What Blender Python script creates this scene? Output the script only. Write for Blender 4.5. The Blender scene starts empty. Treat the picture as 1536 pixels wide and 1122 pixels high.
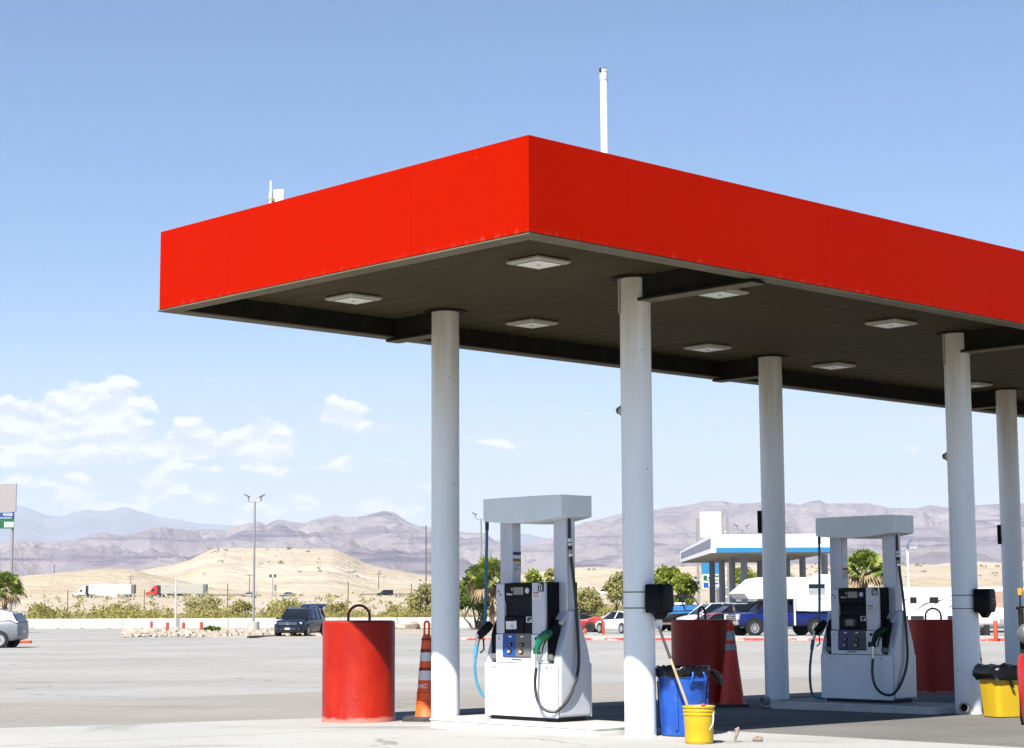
import bpy, math, random
from mathutils import Vector, Matrix, noise
R = math.radians
rng = random.Random(7)
S = bpy.context.scene
COL = S.collection
# ------------------------------------------------------------------ camera
F, PITCH, ROLL, EYE = 2816.82, .1239, -.0049, 1.30
_c, _s, _cr, _sr = math.cos(PITCH), math.sin(PITCH), math.cos(ROLL), math.sin(ROLL)
AX, AV, AD = Vector((1, 0, 0)), Vector((0, -_s, _c)), Vector((0, _c, _s))
CR, CU, CP = AX * _cr + AV * _sr, AV * _cr - AX * _sr, Vector((0, 0, EYE))
cam = bpy.data.cameras.new('camera')
cam.sensor_width = 36; cam.lens = 36 * F / 1536; cam.clip_end = 90000; cam.clip_start = .1
camo = bpy.data.objects.new('camera', cam); COL.objects.link(camo)
camo.matrix_world = Matrix(((CR.x, CU.x, -AD.x, 0), (CR.y, CU.y, -AD.y, 0), (CR.z, CU.z, -AD.z, EYE), (0, 0, 0, 1)))
S.camera = camo
S.render.resolution_x, S.render.resolution_y = 1024, 748
# canopy frame: u runs along the long (right hand) fascia, v along the short (left hand) one
YAW, CX, CY = .7616, .1505, 15.7364
RV, LV = Vector((math.cos(YAW), math.sin(YAW), 0)), Vector((-math.sin(YAW), math.cos(YAW), 0))
def W(u, v, z=0.): return Vector((CX, CY, z)) + RV * u + LV * v
# ------------------------------------------------------------------ sun, sky, exposure
KU, KV = .828, .36                                    # horizontal run of the light per metre of fall
SUN = (-RV * KU - LV * KV + Vector((0, 0, 1))).normalized()
sl = bpy.data.lights.new('sun', 'SUN'); sl.energy = 5.0; sl.angle = R(.53); sl.color = (1, .955, .88)
so = bpy.data.objects.new('sun', sl); COL.objects.link(so)
so.rotation_euler = (-SUN).to_track_quat('-Z', 'Y').to_euler()
S.view_settings.view_transform = 'Standard'; S.view_settings.look = 'None'
S.view_settings.exposure = 1.30; S.view_settings.gamma = 1
wd = bpy.data.worlds.new('World'); S.world = wd; wd.use_nodes = True
nt = wd.node_tree; nt.nodes.clear()
def N(t, typ, **kw):
    n = t.nodes.new(typ)
    for k, v in kw.items():
        if k == 'i':
            for a, b in v.items(): n.inputs[a].default_value = b
        else: setattr(n, k, v)
    return n
def L(t, a, b): t.links.new(a, b)
def MA(t, op, a, b=None, clamp=False):
    n = N(t, 'ShaderNodeMath', operation=op); n.use_clamp = clamp
    for k, v in enumerate((a, b)):
        if v is None: continue
        if isinstance(v, (int, float)): n.inputs[k].default_value = v
        else: L(t, v, n.inputs[k])
    return n.outputs[0]
def VM(t, op, a, b=None, out=0):
    n = N(t, 'ShaderNodeVectorMath', operation=op)
    for k, v in enumerate((a, b)):
        if v is None: continue
        if isinstance(v, (tuple, list, Vector)): n.inputs[k].default_value = tuple(v)
        else: L(t, v, n.inputs[k])
    return n.outputs[out]
def MR(t, x, a, b, c=0., d=1., smooth=True):
    n = N(t, 'ShaderNodeMapRange'); n.interpolation_type = 'SMOOTHSTEP' if smooth else 'LINEAR'
    L(t, x, n.inputs[0])
    for k, v in enumerate((a, b, c, d)): n.inputs[k + 1].default_value = v
    return n.outputs[0]
def MIX(t, f, a, b):
    n = N(t, 'ShaderNodeMix', data_type='RGBA')
    for k, v in ((0, f), (6, a), (7, b)):
        if isinstance(v, (int, float)): n.inputs[k].default_value = v
        elif isinstance(v, tuple): n.inputs[k].default_value = v if len(v) == 4 else v + (1,)
        else: L(t, v, n.inputs[k])
    return n.outputs[2]
def NOI(t, vec, scale, detail=5., rough=.55):
    n = N(t, 'ShaderNodeTexNoise', i={'Scale': scale, 'Detail': detail, 'Roughness': rough}); L(t, vec, n.inputs['Vector']); return n.outputs[0]
def ray(px, py): return AD + CR * ((px - 768) / F) + CU * ((561 - py) / F)
sky = N(nt, 'ShaderNodeTexSky', sky_type='NISHITA'); sky.sun_disc = False
sky.sun_elevation = math.asin(SUN.z); sky.sun_rotation = math.atan2(SUN.x, SUN.y)
sky.altitude = 600; sky.air_density = 1.0; sky.dust_density = .25; sky.ozone_density = 2.2
tc = N(nt, 'ShaderNodeTexCoord'); dirv = tc.outputs['Generated']
sep = N(nt, 'ShaderNodeSeparateXYZ'); L(nt, dirv, sep.inputs[0]); el = sep.outputs[2]
p1 = VM(nt, 'MULTIPLY', dirv, (1, 1, 1.9))
n1 = NOI(nt, p1, 46., 9., .56)
n2 = NOI(nt, VM(nt, 'ADD', p1, (0, 0, .009)), 46., 5., .56)
# cumulus heaps: direction, size and weight of each bank; flat bases, fractal noise gives the outline
bias = MA(nt, 'MULTIPLY', MR(nt, NOI(nt, VM(nt, 'MULTIPLY', dirv, (1, 1, 3.)), 5., 3., .5), .60, .80), .25)
for (bx, by, rx, rz, wt) in ((130, 632, .026, .024, .70), (170, 615, .015, .020, .70), (95, 640, .020, .013, .5), (18, 662, .030, .015, .66), (20, 625, .018, .012, .5), (285, 648, .018, .010, .40), (265, 678, .034, .011, .56), (402, 672, .022, .016, .68), (418, 640, .008, .006, .45),
                             (238, 736, .016, .010, .60), (515, 630, .026, .011, .46), (392, 782, .016, .012, .60), (575, 778, .022, .012, .60), (735, 672, .030, .008, .26), (620, 690, .05, .008, .22), (480, 700, .05, .007, .24),
                             (60, 725, .03, .008, .40), (120, 690, .03, .008, .46), (330, 700, .04, .006, .36), (40, 690, .03, .008, .5), (200, 655, .02, .010, .42), (330, 672, .022, .009, .48), (150, 760, .03, .006, .36), (680, 740, .05, .006, .22), (100, 745, .10, .009, .30), (350, 752, .10, .008, .26), (210, 610, .012, .010, .36)):
    d = ray(bx, by).normalized()
    q = VM(nt, 'MULTIPLY', VM(nt, 'SUBTRACT', dirv, d), (1 / rx, 1 / rx, 1 / rz))
    s3 = N(nt, 'ShaderNodeSeparateXYZ'); L(nt, q, s3.inputs[0])
    zz = MA(nt, 'MAXIMUM', s3.outputs[2], MA(nt, 'MULTIPLY', s3.outputs[2], -1.9))
    c3 = N(nt, 'ShaderNodeCombineXYZ'); L(nt, s3.outputs[0], c3.inputs[0]); L(nt, s3.outputs[1], c3.inputs[1]); L(nt, zz, c3.inputs[2])
    ln = VM(nt, 'LENGTH', c3.outputs[0], None, 1)
    b = MR(nt, ln, .2, 1.5, wt, 0.)
    bias = MA(nt, 'MAXIMUM', bias, b)
band = MA(nt, 'MULTIPLY', MR(nt, el, .01, .05), MR(nt, el, .09, .135, 1., 0.))
cov = MA(nt, 'ADD', MA(nt, 'MULTIPLY', MA(nt, 'SUBTRACT', n1, .5), 1.5), bias)
cum = MA(nt, 'MULTIPLY', MR(nt, cov, .22, .40), MR(nt, el, .115, .14, 1., 0.))
thin = MR(nt, MA(nt, 'ADD', NOI(nt, VM(nt, 'MULTIPLY', dirv, (1, 1, 7.)), 9., 6., .6), MA(nt, 'MULTIPLY', band, .22)), .48, .92)
thin = MA(nt, 'MAXIMUM', MA(nt, 'MULTIPLY', thin, band), MR(nt, el, .185, .035, 0., .88))
lit = MR(nt, MA(nt, 'SUBTRACT', n2, n1), -.10, .08, 1., 0.)
SKY_K = .050
ccol = MIX(nt, lit, (6.5, 6.85, 7.4), (9.4, 9.4, 9.3))
skyb = VM(nt, 'MULTIPLY', sky.outputs[0], (.735, .955, 1.16))          # the photograph's cool white balance
skyc = MIX(nt, MA(nt, 'MULTIPLY', thin, .9), skyb, (5.9, 6.45, 6.95))
skyc = MIX(nt, MA(nt, 'MULTIPLY', cum, .92), skyc, ccol)
bg = N(nt, 'ShaderNodeBackground', i={'Strength': SKY_K}); L(nt, skyc, bg.inputs[0])
wo = N(nt, 'ShaderNodeOutputWorld'); L(nt, bg.outputs[0], wo.inputs[0])
# ------------------------------------------------------------------ materials
MATS = {}
def alb(c): k = .82 if min(c) >= .54 else .58; return tuple(x * k for x in c)
def base_mat(name):
    m = bpy.data.materials.new(name); m.use_nodes = True
    t = m.node_tree; b = t.nodes['Principled BSDF']; MATS[name] = m
    return m, t, b
def mat(name, col, rough=.5, metal=0., var=.12, vs=6., bump=0., bs=60., coat=0., dirt=0., dcol=(.25, .22, .18), ds=3., spec=.5, alpha=1., trans=0., stretch=(1, 1, 1)):
    if name in MATS: return MATS[name]
    m, t, b = base_mat(name); col = alb(col); dcol = alb(dcol)
    o = N(t, 'ShaderNodeTexCoord').outputs['Object']
    if stretch != (1, 1, 1): o = VM(t, 'MULTIPLY', o, stretch)
    c4 = tuple(col) + (1,)
    f = NOI(t, o, vs, 6, .6)
    lo = tuple(max(0, x * (1 - var)) for x in col); hi = tuple(min(1, x * (1 + var)) for x in col)
    cc = MIX(t, MR(t, f, .3, .7), lo, hi)
    if dirt:
        cc = MIX(t, MA(t, 'MULTIPLY', MR(t, NOI(t, o, ds, 8, .65), .48, .72), dirt), cc, tuple(dcol))
    L(t, cc, b.inputs['Base Color'])
    b.inputs['Roughness'].default_value = rough; b.inputs['Metallic'].default_value = metal
    b.inputs['Specular IOR Level'].default_value = spec
    b.inputs['Coat Weight'].default_value = coat; b.inputs['Coat Roughness'].default_value = .06
    if trans: b.inputs['Transmission Weight'].default_value = trans
    if bump:
        bn = N(t, 'ShaderNodeBump', i={'Strength': bump, 'Distance': .01}); L(t, NOI(t, o, bs, 5, .6), bn.inputs['Height']); L(t, bn.outputs[0], b.inputs['Normal'])
    return m
# ------------------------------------------------------------------ mesh builder
class MB:
    def __init__(s): s.v = []; s.f = []
    def add(s, vs, fs):
        k = len(s.v); s.v.extend([tuple(p) for p in vs]); s.f.extend([tuple(i + k for i in f) for f in fs]); return s
    def box(s, x0, x1, y0, y1, z0, z1, m=None):
        vs = [Vector(p) for p in ((x0, y0, z0), (x1, y0, z0), (x1, y1, z0), (x0, y1, z0), (x0, y0, z1), (x1, y0, z1), (x1, y1, z1), (x0, y1, z1))]
        if m is not None: vs = [m @ p for p in vs]
        return s.add(vs, [(0, 3, 2, 1), (4, 5, 6, 7), (0, 1, 5, 4), (1, 2, 6, 5), (2, 3, 7, 6), (3, 0, 4, 7)])
    def cbox(s, c, d, rz=0., m=None):
        mm = Matrix.Translation(c) @ Matrix.Rotation(rz, 4, 'Z')
        if m is not None: mm = mm @ m
        return s.box(-d[0] / 2, d[0] / 2, -d[1] / 2, d[1] / 2, -d[2] / 2, d[2] / 2, mm)
    def lathe(s, prof, n=24, m=None, cap=True, a0=0., a1=2 * math.pi):
        full = abs(a1 - a0 - 2 * math.pi) < 1e-6; k = n if full else n + 1
        vs = []
        for (r, z) in prof:
            for i in range(k):
                a = a0 + (a1 - a0) * i / n; p = Vector((r * math.cos(a), r * math.sin(a), z)); vs.append(m @ p if m is not None else p)
        fs = []
        for j in range(len(prof) - 1):
            for i in range(n):
                a, b = j * k + i, j * k + (i + 1) % k; fs.append((a, b, b + k, a + k))
        if cap and full:
            if prof[0][0] > 1e-5: fs.append(tuple(range(k))[::-1])
            if prof[-1][0] > 1e-5: fs.append(tuple((len(prof) - 1) * k + i for i in range(k)))
        return s.add(vs, fs)
    def tube(s, pts, r, n=8, cap=True, closed=False):
        pts = [Vector(p) for p in pts]; K = len(pts); rs = r if isinstance(r, (list, tuple)) else [r] * K
        vs = []; up = None
        for i, p in enumerate(pts):
            t = (pts[(i + 1) % K] - pts[i - 1]) if closed else (pts[min(i + 1, K - 1)] - pts[max(i - 1, 0)])
            t = t.normalized() if t.length > 1e-9 else Vector((0, 0, 1))
            if up is None: up = t.orthogonal().normalized()
            up = (up - t * up.dot(t)); up = up.normalized() if up.length > 1e-6 else t.orthogonal().normalized()
            sd = t.cross(up)
            for j in range(n):
                a = 2 * math.pi * j / n; vs.append(p + (up * math.cos(a) + sd * math.sin(a)) * rs[i])
        fs = []
        for i in range(K if closed else K - 1):
            for j in range(n):
                a, b = i * n + j, i * n + (j + 1) % n; c, d = ((i + 1) % K) * n + (j + 1) % n, ((i + 1) % K) * n + j; fs.append((a, b, c, d))
        if cap and not closed: fs += [tuple(range(n))[::-1], tuple((K - 1) * n + j for j in range(n))]
        return s.add(vs, fs)
    def prism(s, poly, axis, a, b, m=None):
        def mk(p, h):
            q = {'x': (h, p[0], p[1]), 'y': (p[0], h, p[1]), 'z': (p[0], p[1], h)}[axis]; q = Vector(q); return m @ q if m is not None else q
        n = len(poly); vs = [mk(p, a) for p in poly] + [mk(p, b) for p in poly]
        return s.add(vs, [tuple(range(n))[::-1], tuple(range(n, 2 * n))] + [(i, (i + 1) % n, n + (i + 1) % n, n + i) for i in range(n)])
    def loft(s, secs, cap=True, m=None):
        n = len(secs[0]); vs = [Vector(p) for q in secs for p in q]
        if m is not None: vs = [m @ p for p in vs]
        fs = [(i * n + j, i * n + (j + 1) % n, (i + 1) * n + (j + 1) % n, (i + 1) * n + j) for i in range(len(secs) - 1) for j in range(n)]
        if cap: fs += [tuple(range(n))[::-1], tuple((len(secs) - 1) * n + j for j in range(n))]
        return s.add(vs, fs)
    def mesh(s, name, smooth=35.):
        me = bpy.data.meshes.new(name); me.from_pydata(s.v, [], s.f); me.validate(clean_customdata=False)
        import bmesh
        bm = bmesh.new(); bm.from_mesh(me); bmesh.ops.recalc_face_normals(bm, faces=bm.faces); bm.to_mesh(me); bm.free()
        if smooth:
            me.polygons.foreach_set('use_smooth', [True] * len(me.polygons)); me.set_sharp_from_angle(angle=R(smooth))
        return me
    def build(s, name, material, parent=None, smooth=35., bev=0., seg=2, label=None, loc=None):
        me = s.mesh(name, smooth); me.materials.append(material)
        o = bpy.data.objects.new(name, me); COL.objects.link(o)
        if parent is not None: o.parent = parent
        if loc is not None: o.location = loc
        if bev:
            md = o.modifiers.new('bevel', 'BEVEL'); md.width = bev; md.segments = seg; md.limit_method = 'ANGLE'; md.angle_limit = R(40)
        if label: o['label'] = label
        return o
def tag(o, label, cat, group=None):
    o['label'] = label; o['category'] = cat
    if group: o['group'] = group
    return o
def struct(o): o['kind'] = 'structure'; return o
def stuff(o): o['kind'] = 'stuff'; return o
def thing(name, label, cat, loc=(0, 0, 0), rz=0., group=None):
    o = bpy.data.objects.new(name, None); COL.objects.link(o); o.location = loc; o.rotation_euler = (0, 0, rz); o.empty_display_size = .2
    return tag(o, label, cat, group)
def copy_tree(o, parent=None):
    c = o.copy(); COL.objects.link(c); c.parent = parent
    for ch in o.children: copy_tree(ch, c)
    return c
def text_part(txt, size, material, parent, loc, rot, name='lettering', ext=.001, sx=1., align='CENTER', bold=.012):
    cu = bpy.data.curves.new('txt', 'FONT'); cu.body = txt; cu.size = size; cu.extrude = ext; cu.offset = size * bold; cu.align_x = align; cu.align_y = 'CENTER'
    t = bpy.data.objects.new('txt', cu); COL.objects.link(t)
    bpy.context.view_layer.update()
    me = bpy.data.meshes.new_from_object(t.evaluated_get(bpy.context.evaluated_depsgraph_get()))
    bpy.data.objects.remove(t); bpy.data.curves.remove(cu)
    me.materials.clear(); me.materials.append(material)
    o = bpy.data.objects.new(name, me); COL.objects.link(o); o.parent = parent; o.location = loc; o.rotation_euler = rot; o.scale = (sx, 1, 1)
    return o
def gz(y):
    if y < 20: return 0.
    if y < 50: return -.008 * (y - 20)
    return -.24 - .0024 * (y - 50)
def interp(tab, x):
    if x <= tab[0][0]: return tab[0][1]
    for (a, b), (c, d) in zip(tab, tab[1:]):
        if x <= c: return b + (d - b) * (x - a) / (c - a)
    return tab[-1][1]
def gp(px, py, off=0.):                              # pixel -> where its sight line meets the sloping lot
    r = ray(px, py); lo, hi = 3., 400.
    for _ in range(50):
        m = (lo + hi) / 2; p = CP + r * (m / r.y)
        if p.z > gz(m) + off: lo = m
        else: hi = m
    return CP + r * (lo / r.y)
def aty(px, py, d): r = ray(px, py); return CP + r * (d / r.y)
def sm(x): x = max(0., min(1., x)); return x * x * (3 - 2 * x)
# ================================================================== setting
def N_col(t, o, sc):
    n = N(t, 'ShaderNodeTexNoise', i={'Scale': sc, 'Detail': 4.}); L(t, o, n.inputs['Vector']); return n.outputs[1]
def ground_mat(name, cols, scale, rough=.95, bump=.25, bs=30., spots=None, dist=.02, crack=0):
    sc_ = lambda q: tuple(x * .575 for x in q)
    cols = [sc_(q) for q in cols]
    m, t, b = base_mat(name); o = N(t, 'ShaderNodeTexCoord').outputs['Object']
    c = MIX(t, MR(t, NOI(t, o, scale, 8, .6), .32, .68), cols[0], cols[1])
    c = MIX(t, MA(t, 'MULTIPLY', MR(t, NOI(t, o, scale * 40, 3, .7), .35, .8), .35), c, cols[2])
    if spots:
        for (sc, a, e, k, sc3, col) in spots:
            c = MIX(t, MA(t, 'MULTIPLY', MR(t, NOI(t, VM(t, 'MULTIPLY', o, sc3), sc, 6, .62), a, e), k), c, sc_(col))
    if crack:
        wv = VM(t, 'ADD', o, VM(t, 'MULTIPLY', N_col(t, o, .8), (1.6, 1.6, 0)))
        for (cs, wdt, kk) in ((crack, .0035, .5), (crack * .37, .0022, .6)):
            vo = N(t, 'ShaderNodeTexVoronoi', feature='DISTANCE_TO_EDGE', i={'Scale': cs}); L(t, wv, vo.inputs['Vector'])
            ms = MA(t, 'MULTIPLY', MR(t, vo.outputs['Distance'], wdt * .4, wdt, 1., 0.), MR(t, NOI(t, o, .25, 3, .5), .45, .6))
            c = MIX(t, MA(t, 'MULTIPLY', ms, kk), c, sc_((.14, .135, .13)))
    L(t, c, b.inputs['Base Color']); b.inputs['Roughness'].default_value = rough; b.inputs['Specular IOR Level'].default_value = .1
    bn = N(t, 'ShaderNodeBump', i={'Strength': bump, 'Distance': dist}); L(t, NOI(t, o, bs, 6, .65), bn.inputs['Height']); L(t, bn.outputs[0], b.inputs['Normal'])
    return m
m_desert = ground_mat('desert_sand', ((.54, .455, .35), (.66, .57, .455), (.42, .345, .26)), .03, spots=((.25, .55, .72, .5, (1, 1, 1), (.30, .255, .19)), (1.1, .60, .75, .45, (1, 1, 1), (.24, .22, .13))))
m_lot = ground_mat('pale_asphalt', crack=.11, cols=((.385, .378, .364), (.48, .472, .456), (.30, .292, .28)), scale=.12, bump=.35, bs=90, dist=.008,
                   spots=((.10, .56, .74, .35, (1, .25, 1), (.34, .335, .325)), (.5, .62, .72, .35, (.25, 1, 1), (.30, .29, .28)), (6., .66, .72, .5, (1, 1, 1), (.28, .27, .26))))
m_strip = ground_mat('worn_pavement', crack=.2, cols=((.345, .325, .295), (.41, .39, .36), (.28, .265, .245)), scale=.2, bump=.35, bs=80, dist=.008,
                     spots=((.35, .5, .7, .45, (.4, 1, 1), (.26, .245, .225)), (.15, .5, .66, .4, (1, .3, 1), (.42, .41, .39)), (5., .66, .72, .5, (1, 1, 1), (.22, .21, .2))))
m_slab = ground_mat('concrete_slab', crack=.12, cols=((.50, .495, .475), (.57, .565, .545), (.42, .41, .39)), scale=.35, bump=.2, bs=70, dist=.006,
                    spots=((.28, .47, .68, .5, (.35, 1., 1), (.36, .345, .32)), (.75, .57, .70, .6, (.3, 1, 1), (.24, .225, .205)), (.5, .60, .68, .5, (1, .15, 1), (.26, .25, .23)), (14., .70, .76, .6, (1, 1, 1), (.2, .18, .15)), (.09, .5, .7, .3, (1, 1, 1), (.40, .385, .36))))
m_slab2 = ground_mat('oily_shade_toned_slab', ((.21, .202, .187), (.275, .266, .247), (.155, .148, .138)), .35, bump=.2, bs=70, dist=.006,
                    spots=((.30, .48, .68, .5, (.3, 1., 1), (.15, .145, .135)), (.75, .58, .70, .6, (.3, 1, 1), (.10, .095, .09)), (14., .68, .75, .6, (1, 1, 1), (.1, .09, .08)), (.12, .5, .66, .5, (1, 1, 1), (.36, .35, .33))))  # oil-dark lane concrete, with extra darkness in the colour to deepen canopy shade
m_joint = mat('joint_filler', (.16, .15, .14), .95)
m_road = mat('highway_asphalt', (.20, .195, .19), .95, vs=.2)
m_gravel = ground_mat('pale_gravel', ((.48, .42, .35), (.58, .52, .45), (.36, .31, .25)), .6, bump=.8, bs=9, dist=.08)
m_walk = ground_mat('pale_walk', ((.50, .485, .46), (.58, .565, .54), (.42, .4, .38)), .5)
def desert_z(x, y):
    if y < 198: return gz(y) - .05
    if y < 620:
        t = sm((y - 205) / 375)
        return (gz(198) - .05) * (1 - t) + 4.95 * t + (noise.noise((x * .02, y * .03, 3)) * .5 + noise.noise((x * .09, y * .1, 8)) * .22) * math.sin(math.pi * max(0, min(1, (y - 215) / 360)))
    return 4.95 - 1.0 * sm((y - 620) / 400)
xs = [-30000, -12000, -5000, -2000, -1000, -500, -350] + [-260 + 6.5 * i for i in range(81)] + [350, 500, 1000, 2000, 5000, 12000, 30000]
ys = [-300, -100, -20, 20, 50, 100, 150, 190, 198] + [204 + 7 * i for i in range(60)] + [640, 800, 1000, 2000, 5000, 12000, 38000]
mb = MB(); n = len(xs)
mb.add([(x, y, desert_z(x, y)) for y in ys for x in xs], [(j * n + i, j * n + i + 1, (j + 1) * n + i + 1, (j + 1) * n + i) for j in range(len(ys) - 1) for i in range(n - 1)])
struct(mb.build('ground', m_desert, smooth=80))
def sheet(name, m, x0, x1, ylist, off, nx=2):
    b = MB(); X = [x0 + (x1 - x0) * i / (nx - 1) for i in range(nx)]
    b.add([(x, y, gz(y) + off) for y in ylist for x in X], [(j * nx + i, j * nx + i + 1, (j + 1) * nx + i + 1, (j + 1) * nx + i) for j in range(len(ylist) - 1) for i in range(nx - 1)])
    return struct(b.build(name, m, smooth=0))
sheet('parking_lot', m_lot, -170, 170, [-80, 20, 50, 197], 0.)
# warmer, older strip of pavement between the lot and the slabs
b = MB()
q = [(-60, -10), (-30, 10.3), (-7.74, 28.3), (-3.11, 32.4), (6, 38.6), (30, 56), (60, 78), (60, -10)]
vs = [(x, y, gz(y) + .004) for x, y in q]
b2 = MB(); pts = q[1:-2]
strip_v = []; strip_f = []
for i, (x, y) in enumerate([(-30, 9.5), (-19, 18.), (-13, 23.6), (-7.74, 28.3), (-3.11, 32.4), (1.5, 35.9), (6, 39.2), (14, 45), (24, 52), (40, 62)]):
    for k in range(7):
        t = k / 6; xx, yy = x + 9. * t + .2, y - 16 * t
        strip_v.append((xx, yy, gz(yy) + .005))
for i in range(9):
    for k in range(6): a = i * 7 + k; strip_f.append((a, a + 7, a + 8, a + 1))
b.add(strip_v, strip_f); struct(b.build('worn_pavement', m_strip, smooth=0))
# concrete apron: sealed joints below, slabs on top
apron = MB()
def edge_v(u): return 7.76 - .33 * u if u < 3.1 else 6.74
cells = []
US = [-26.4 + 4.4 * i for i in range(12)]; VS = [-24.2, -19.8, -15.4, -11, -6.6, -2.2, 2.2]
ap = []
for u in US + [26.4]: ap.append((u, -24.2)), ap.append((u, edge_v(u)))
av = [W(u, v, gz(W(u, v).y) + .008) for u, v in ap]
for i in range(len(US)): apron.add([av[2 * i], av[2 * i + 2], av[2 * i + 3], av[2 * i + 1]], [(0, 1, 2, 3)])
apo = struct(apron.build('concrete_apron', m_joint, smooth=0))
for i, u in enumerate(US):
    for j, v in enumerate(VS):
        u1 = u + 4.4; top = j == len(VS) - 1
        va, vb = (VS[j + 1] if not top else edge_v(u)), (VS[j + 1] if not top else edge_v(u1))
        splits = [(v, v, va, vb)] if not top else [(v, v, (v + va) / 2, (v + vb) / 2), ((v + va) / 2, (v + vb) / 2, va, vb)]
        for (a0, a1, c0, c1) in splits:
            g = .006
            cs = [(u + g, a0 + g), (u1 - g, a1 + g), (u1 - g, c1 - g), (u + g, c0 - g)]
            s_ = MB(); tv = [W(*c) for c in cs]; lift = rng.uniform(0, .003)
            tvs = [(p.x, p.y, gz(p.y) + .014 + lift) for p in tv]; bvs = [(p.x, p.y, gz(p.y) + .006) for p in tv]
            s_.add(bvs + tvs, [(3, 2, 1, 0), (4, 5, 6, 7), (0, 1, 5, 4), (1, 2, 6, 5), (2, 3, 7, 6), (3, 0, 4, 7)])
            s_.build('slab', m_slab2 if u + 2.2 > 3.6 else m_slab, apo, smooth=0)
def onapron(u, v): p = W(u, v); p.z = gz(p.y) + .016; return p
# raised walk with a red painted kerb in front of the parked vehicles
kl, kr = gp(640, 960.), gp(1620, 962)
m_walkk = m_walk
m_redkerb, t, bb = base_mat('red_kerb_paint')
o = N(t, 'ShaderNodeTexCoord').outputs['Object']
c = MIX(t, MR(t, NOI(t, o, 1.4, 6, .7), .50, .60), (.40, .05, .028), (.40, .31, .27)); L(t, c, bb.inputs['Base Color']); bb.inputs['Roughness'].default_value = .8
wk = MB(); kk = MB()
d = (kr - kl); d.z = 0; d.normalize(); nrm = Vector((-d.y, d.x, 0))
wlk = 14.
def zq(p, off): return (p.x, p.y, gz(p.y) + off)
segs = 12
for i in range(segs):
    p0 = kl.lerp(kr, i / segs); p1 = kl.lerp(kr, (i + 1) / segs)
    q0, q1 = p0 + nrm * wlk, p1 + nrm * wlk
    k0, k1 = p0 + nrm * .16, p1 + nrm * .16
    wk.add([zq(k0, .118), zq(k1, .118), zq(q1, .05), zq(q0, .05)], [(0, 1, 2, 3)])
    kb = MB(); g = d * .012
    pts = [p0 + g, p1 - g, k1 - g, k0 + g]
    kb.add([zq(p, -.05) for p in pts] + [zq(p, .125) for p in pts], [(3, 2, 1, 0), (4, 5, 6, 7), (0, 1, 5, 4), (1, 2, 6, 5), (2, 3, 7, 6), (3, 0, 4, 7)])
    kk.add(kb.v, kb.f)
wo_ = struct(wk.build('pavement', m_walk, smooth=0))
kk.build('kerb', m_redkerb, wo_, smooth=0, bev=.015)
def walkz(p): return p
# gravel bed by the barrier on the left
gb = MB(); gpts = [(176, 956.5), (230, 951), (330, 957), (470, 957.5), (560, 955), (690, 951), (690, 942.5), (560, 943), (400, 943.5), (300, 943), (215, 943), (178, 950)]
gv = [gp(*p) for p in gpts]; cen = sum(gv, Vector()) / len(gv)
gb.add([zq(v, -.03) for v in gv] + [zq(v * .94 + cen * .06, .07) for v in gv] + [zq(cen, .1)], [(i, (i + 1) % 12, 12 + (i + 1) % 12, 12 + i) for i in range(12)] + [(12 + i, 12 + (i + 1) % 12, 24) for i in range(12)])
struct(gb.build('gravel_bed', m_gravel, smooth=0))
# highway
hw = MB(); XH = [-700 + 50 * i for i in range(29)]
for (y0, y1, z) in ((586, 599, 5.06), (603, 616, 5.16)):
    hw.add([(x, y, z + (0 if k in (1, 2) else -.5)) for x in XH for k, y in enumerate((y0 - 1.5, y0, y1, y1 + 1.5))], [(i * 4 + k, i * 4 + k + 1, i * 4 + k + 5, i * 4 + k + 4) for i in range(28) for k in range(3)])
hwo = struct(hw.build('highway', m_road, smooth=0))
# ---------------------------------------------------------------- hills and mountains
def ridge(name, sil, d0, d1, z0, relief, m, nx=260, ny=34, px0=-420, px1=1960, wob=.12, jag=1.0, seed=0., fs=1., pw=1.5, back=.5):
    b = MB(); rows = ny + 8
    V_ = []
    for j in range(nx):
        px = px0 + (px1 - px0) * j / (nx - 1); r = ray(px, 800)
        ax = r.x / r.y; dd = d1 * (1 + wob * noise.noise((px * .004, seed, 1.3)))
        py = interp(sil, px) + jag * (noise.fractal((px * .035, seed, 4.1), .8, 2.2, 4) * 1.2)
        zr = aty(px, py, dd).z
        for i in range(rows):
            if i < ny:
                t = i / (ny - 1); y = d0 + (dd - d0) * t
                h = z0 + (zr - z0) * (t ** pw * .85 + .15 * t)
                e = math.sin(math.pi * min(1, t)) ** .7 if t < 1 else 0
                p = Vector((ax * y / fs, y / fs, seed))
                rd = noise.ridged_multi_fractal(p, .9, 2.1, 6, 1., 2.) - 1.1
                h += relief * e * rd * (.35 + .65 * t)
                h = min(h, z0 + (zr - EYE) * y / dd * 1.0 + 0 if False else h)
            else:
                t = (i - ny + 1) / 8; y = dd * (1 + back * t); h = zr + (z0 - zr) * t ** .8
            # never let the near relief rise above the sight line to the crest
            if i < ny - 1:
                lim = EYE + (zr - EYE) * y / dd
                if h > lim - .002 * (dd - y): h = lim - .002 * (dd - y)
            V_.append((ax * y, y, h))
    b.add(V_, [(j * rows + i, (j + 1) * rows + i, (j + 1) * rows + i + 1, j * rows + i + 1) for j in range(nx - 1) for i in range(rows - 1)])
    return struct(b.build(name, m, smooth=55))
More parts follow.
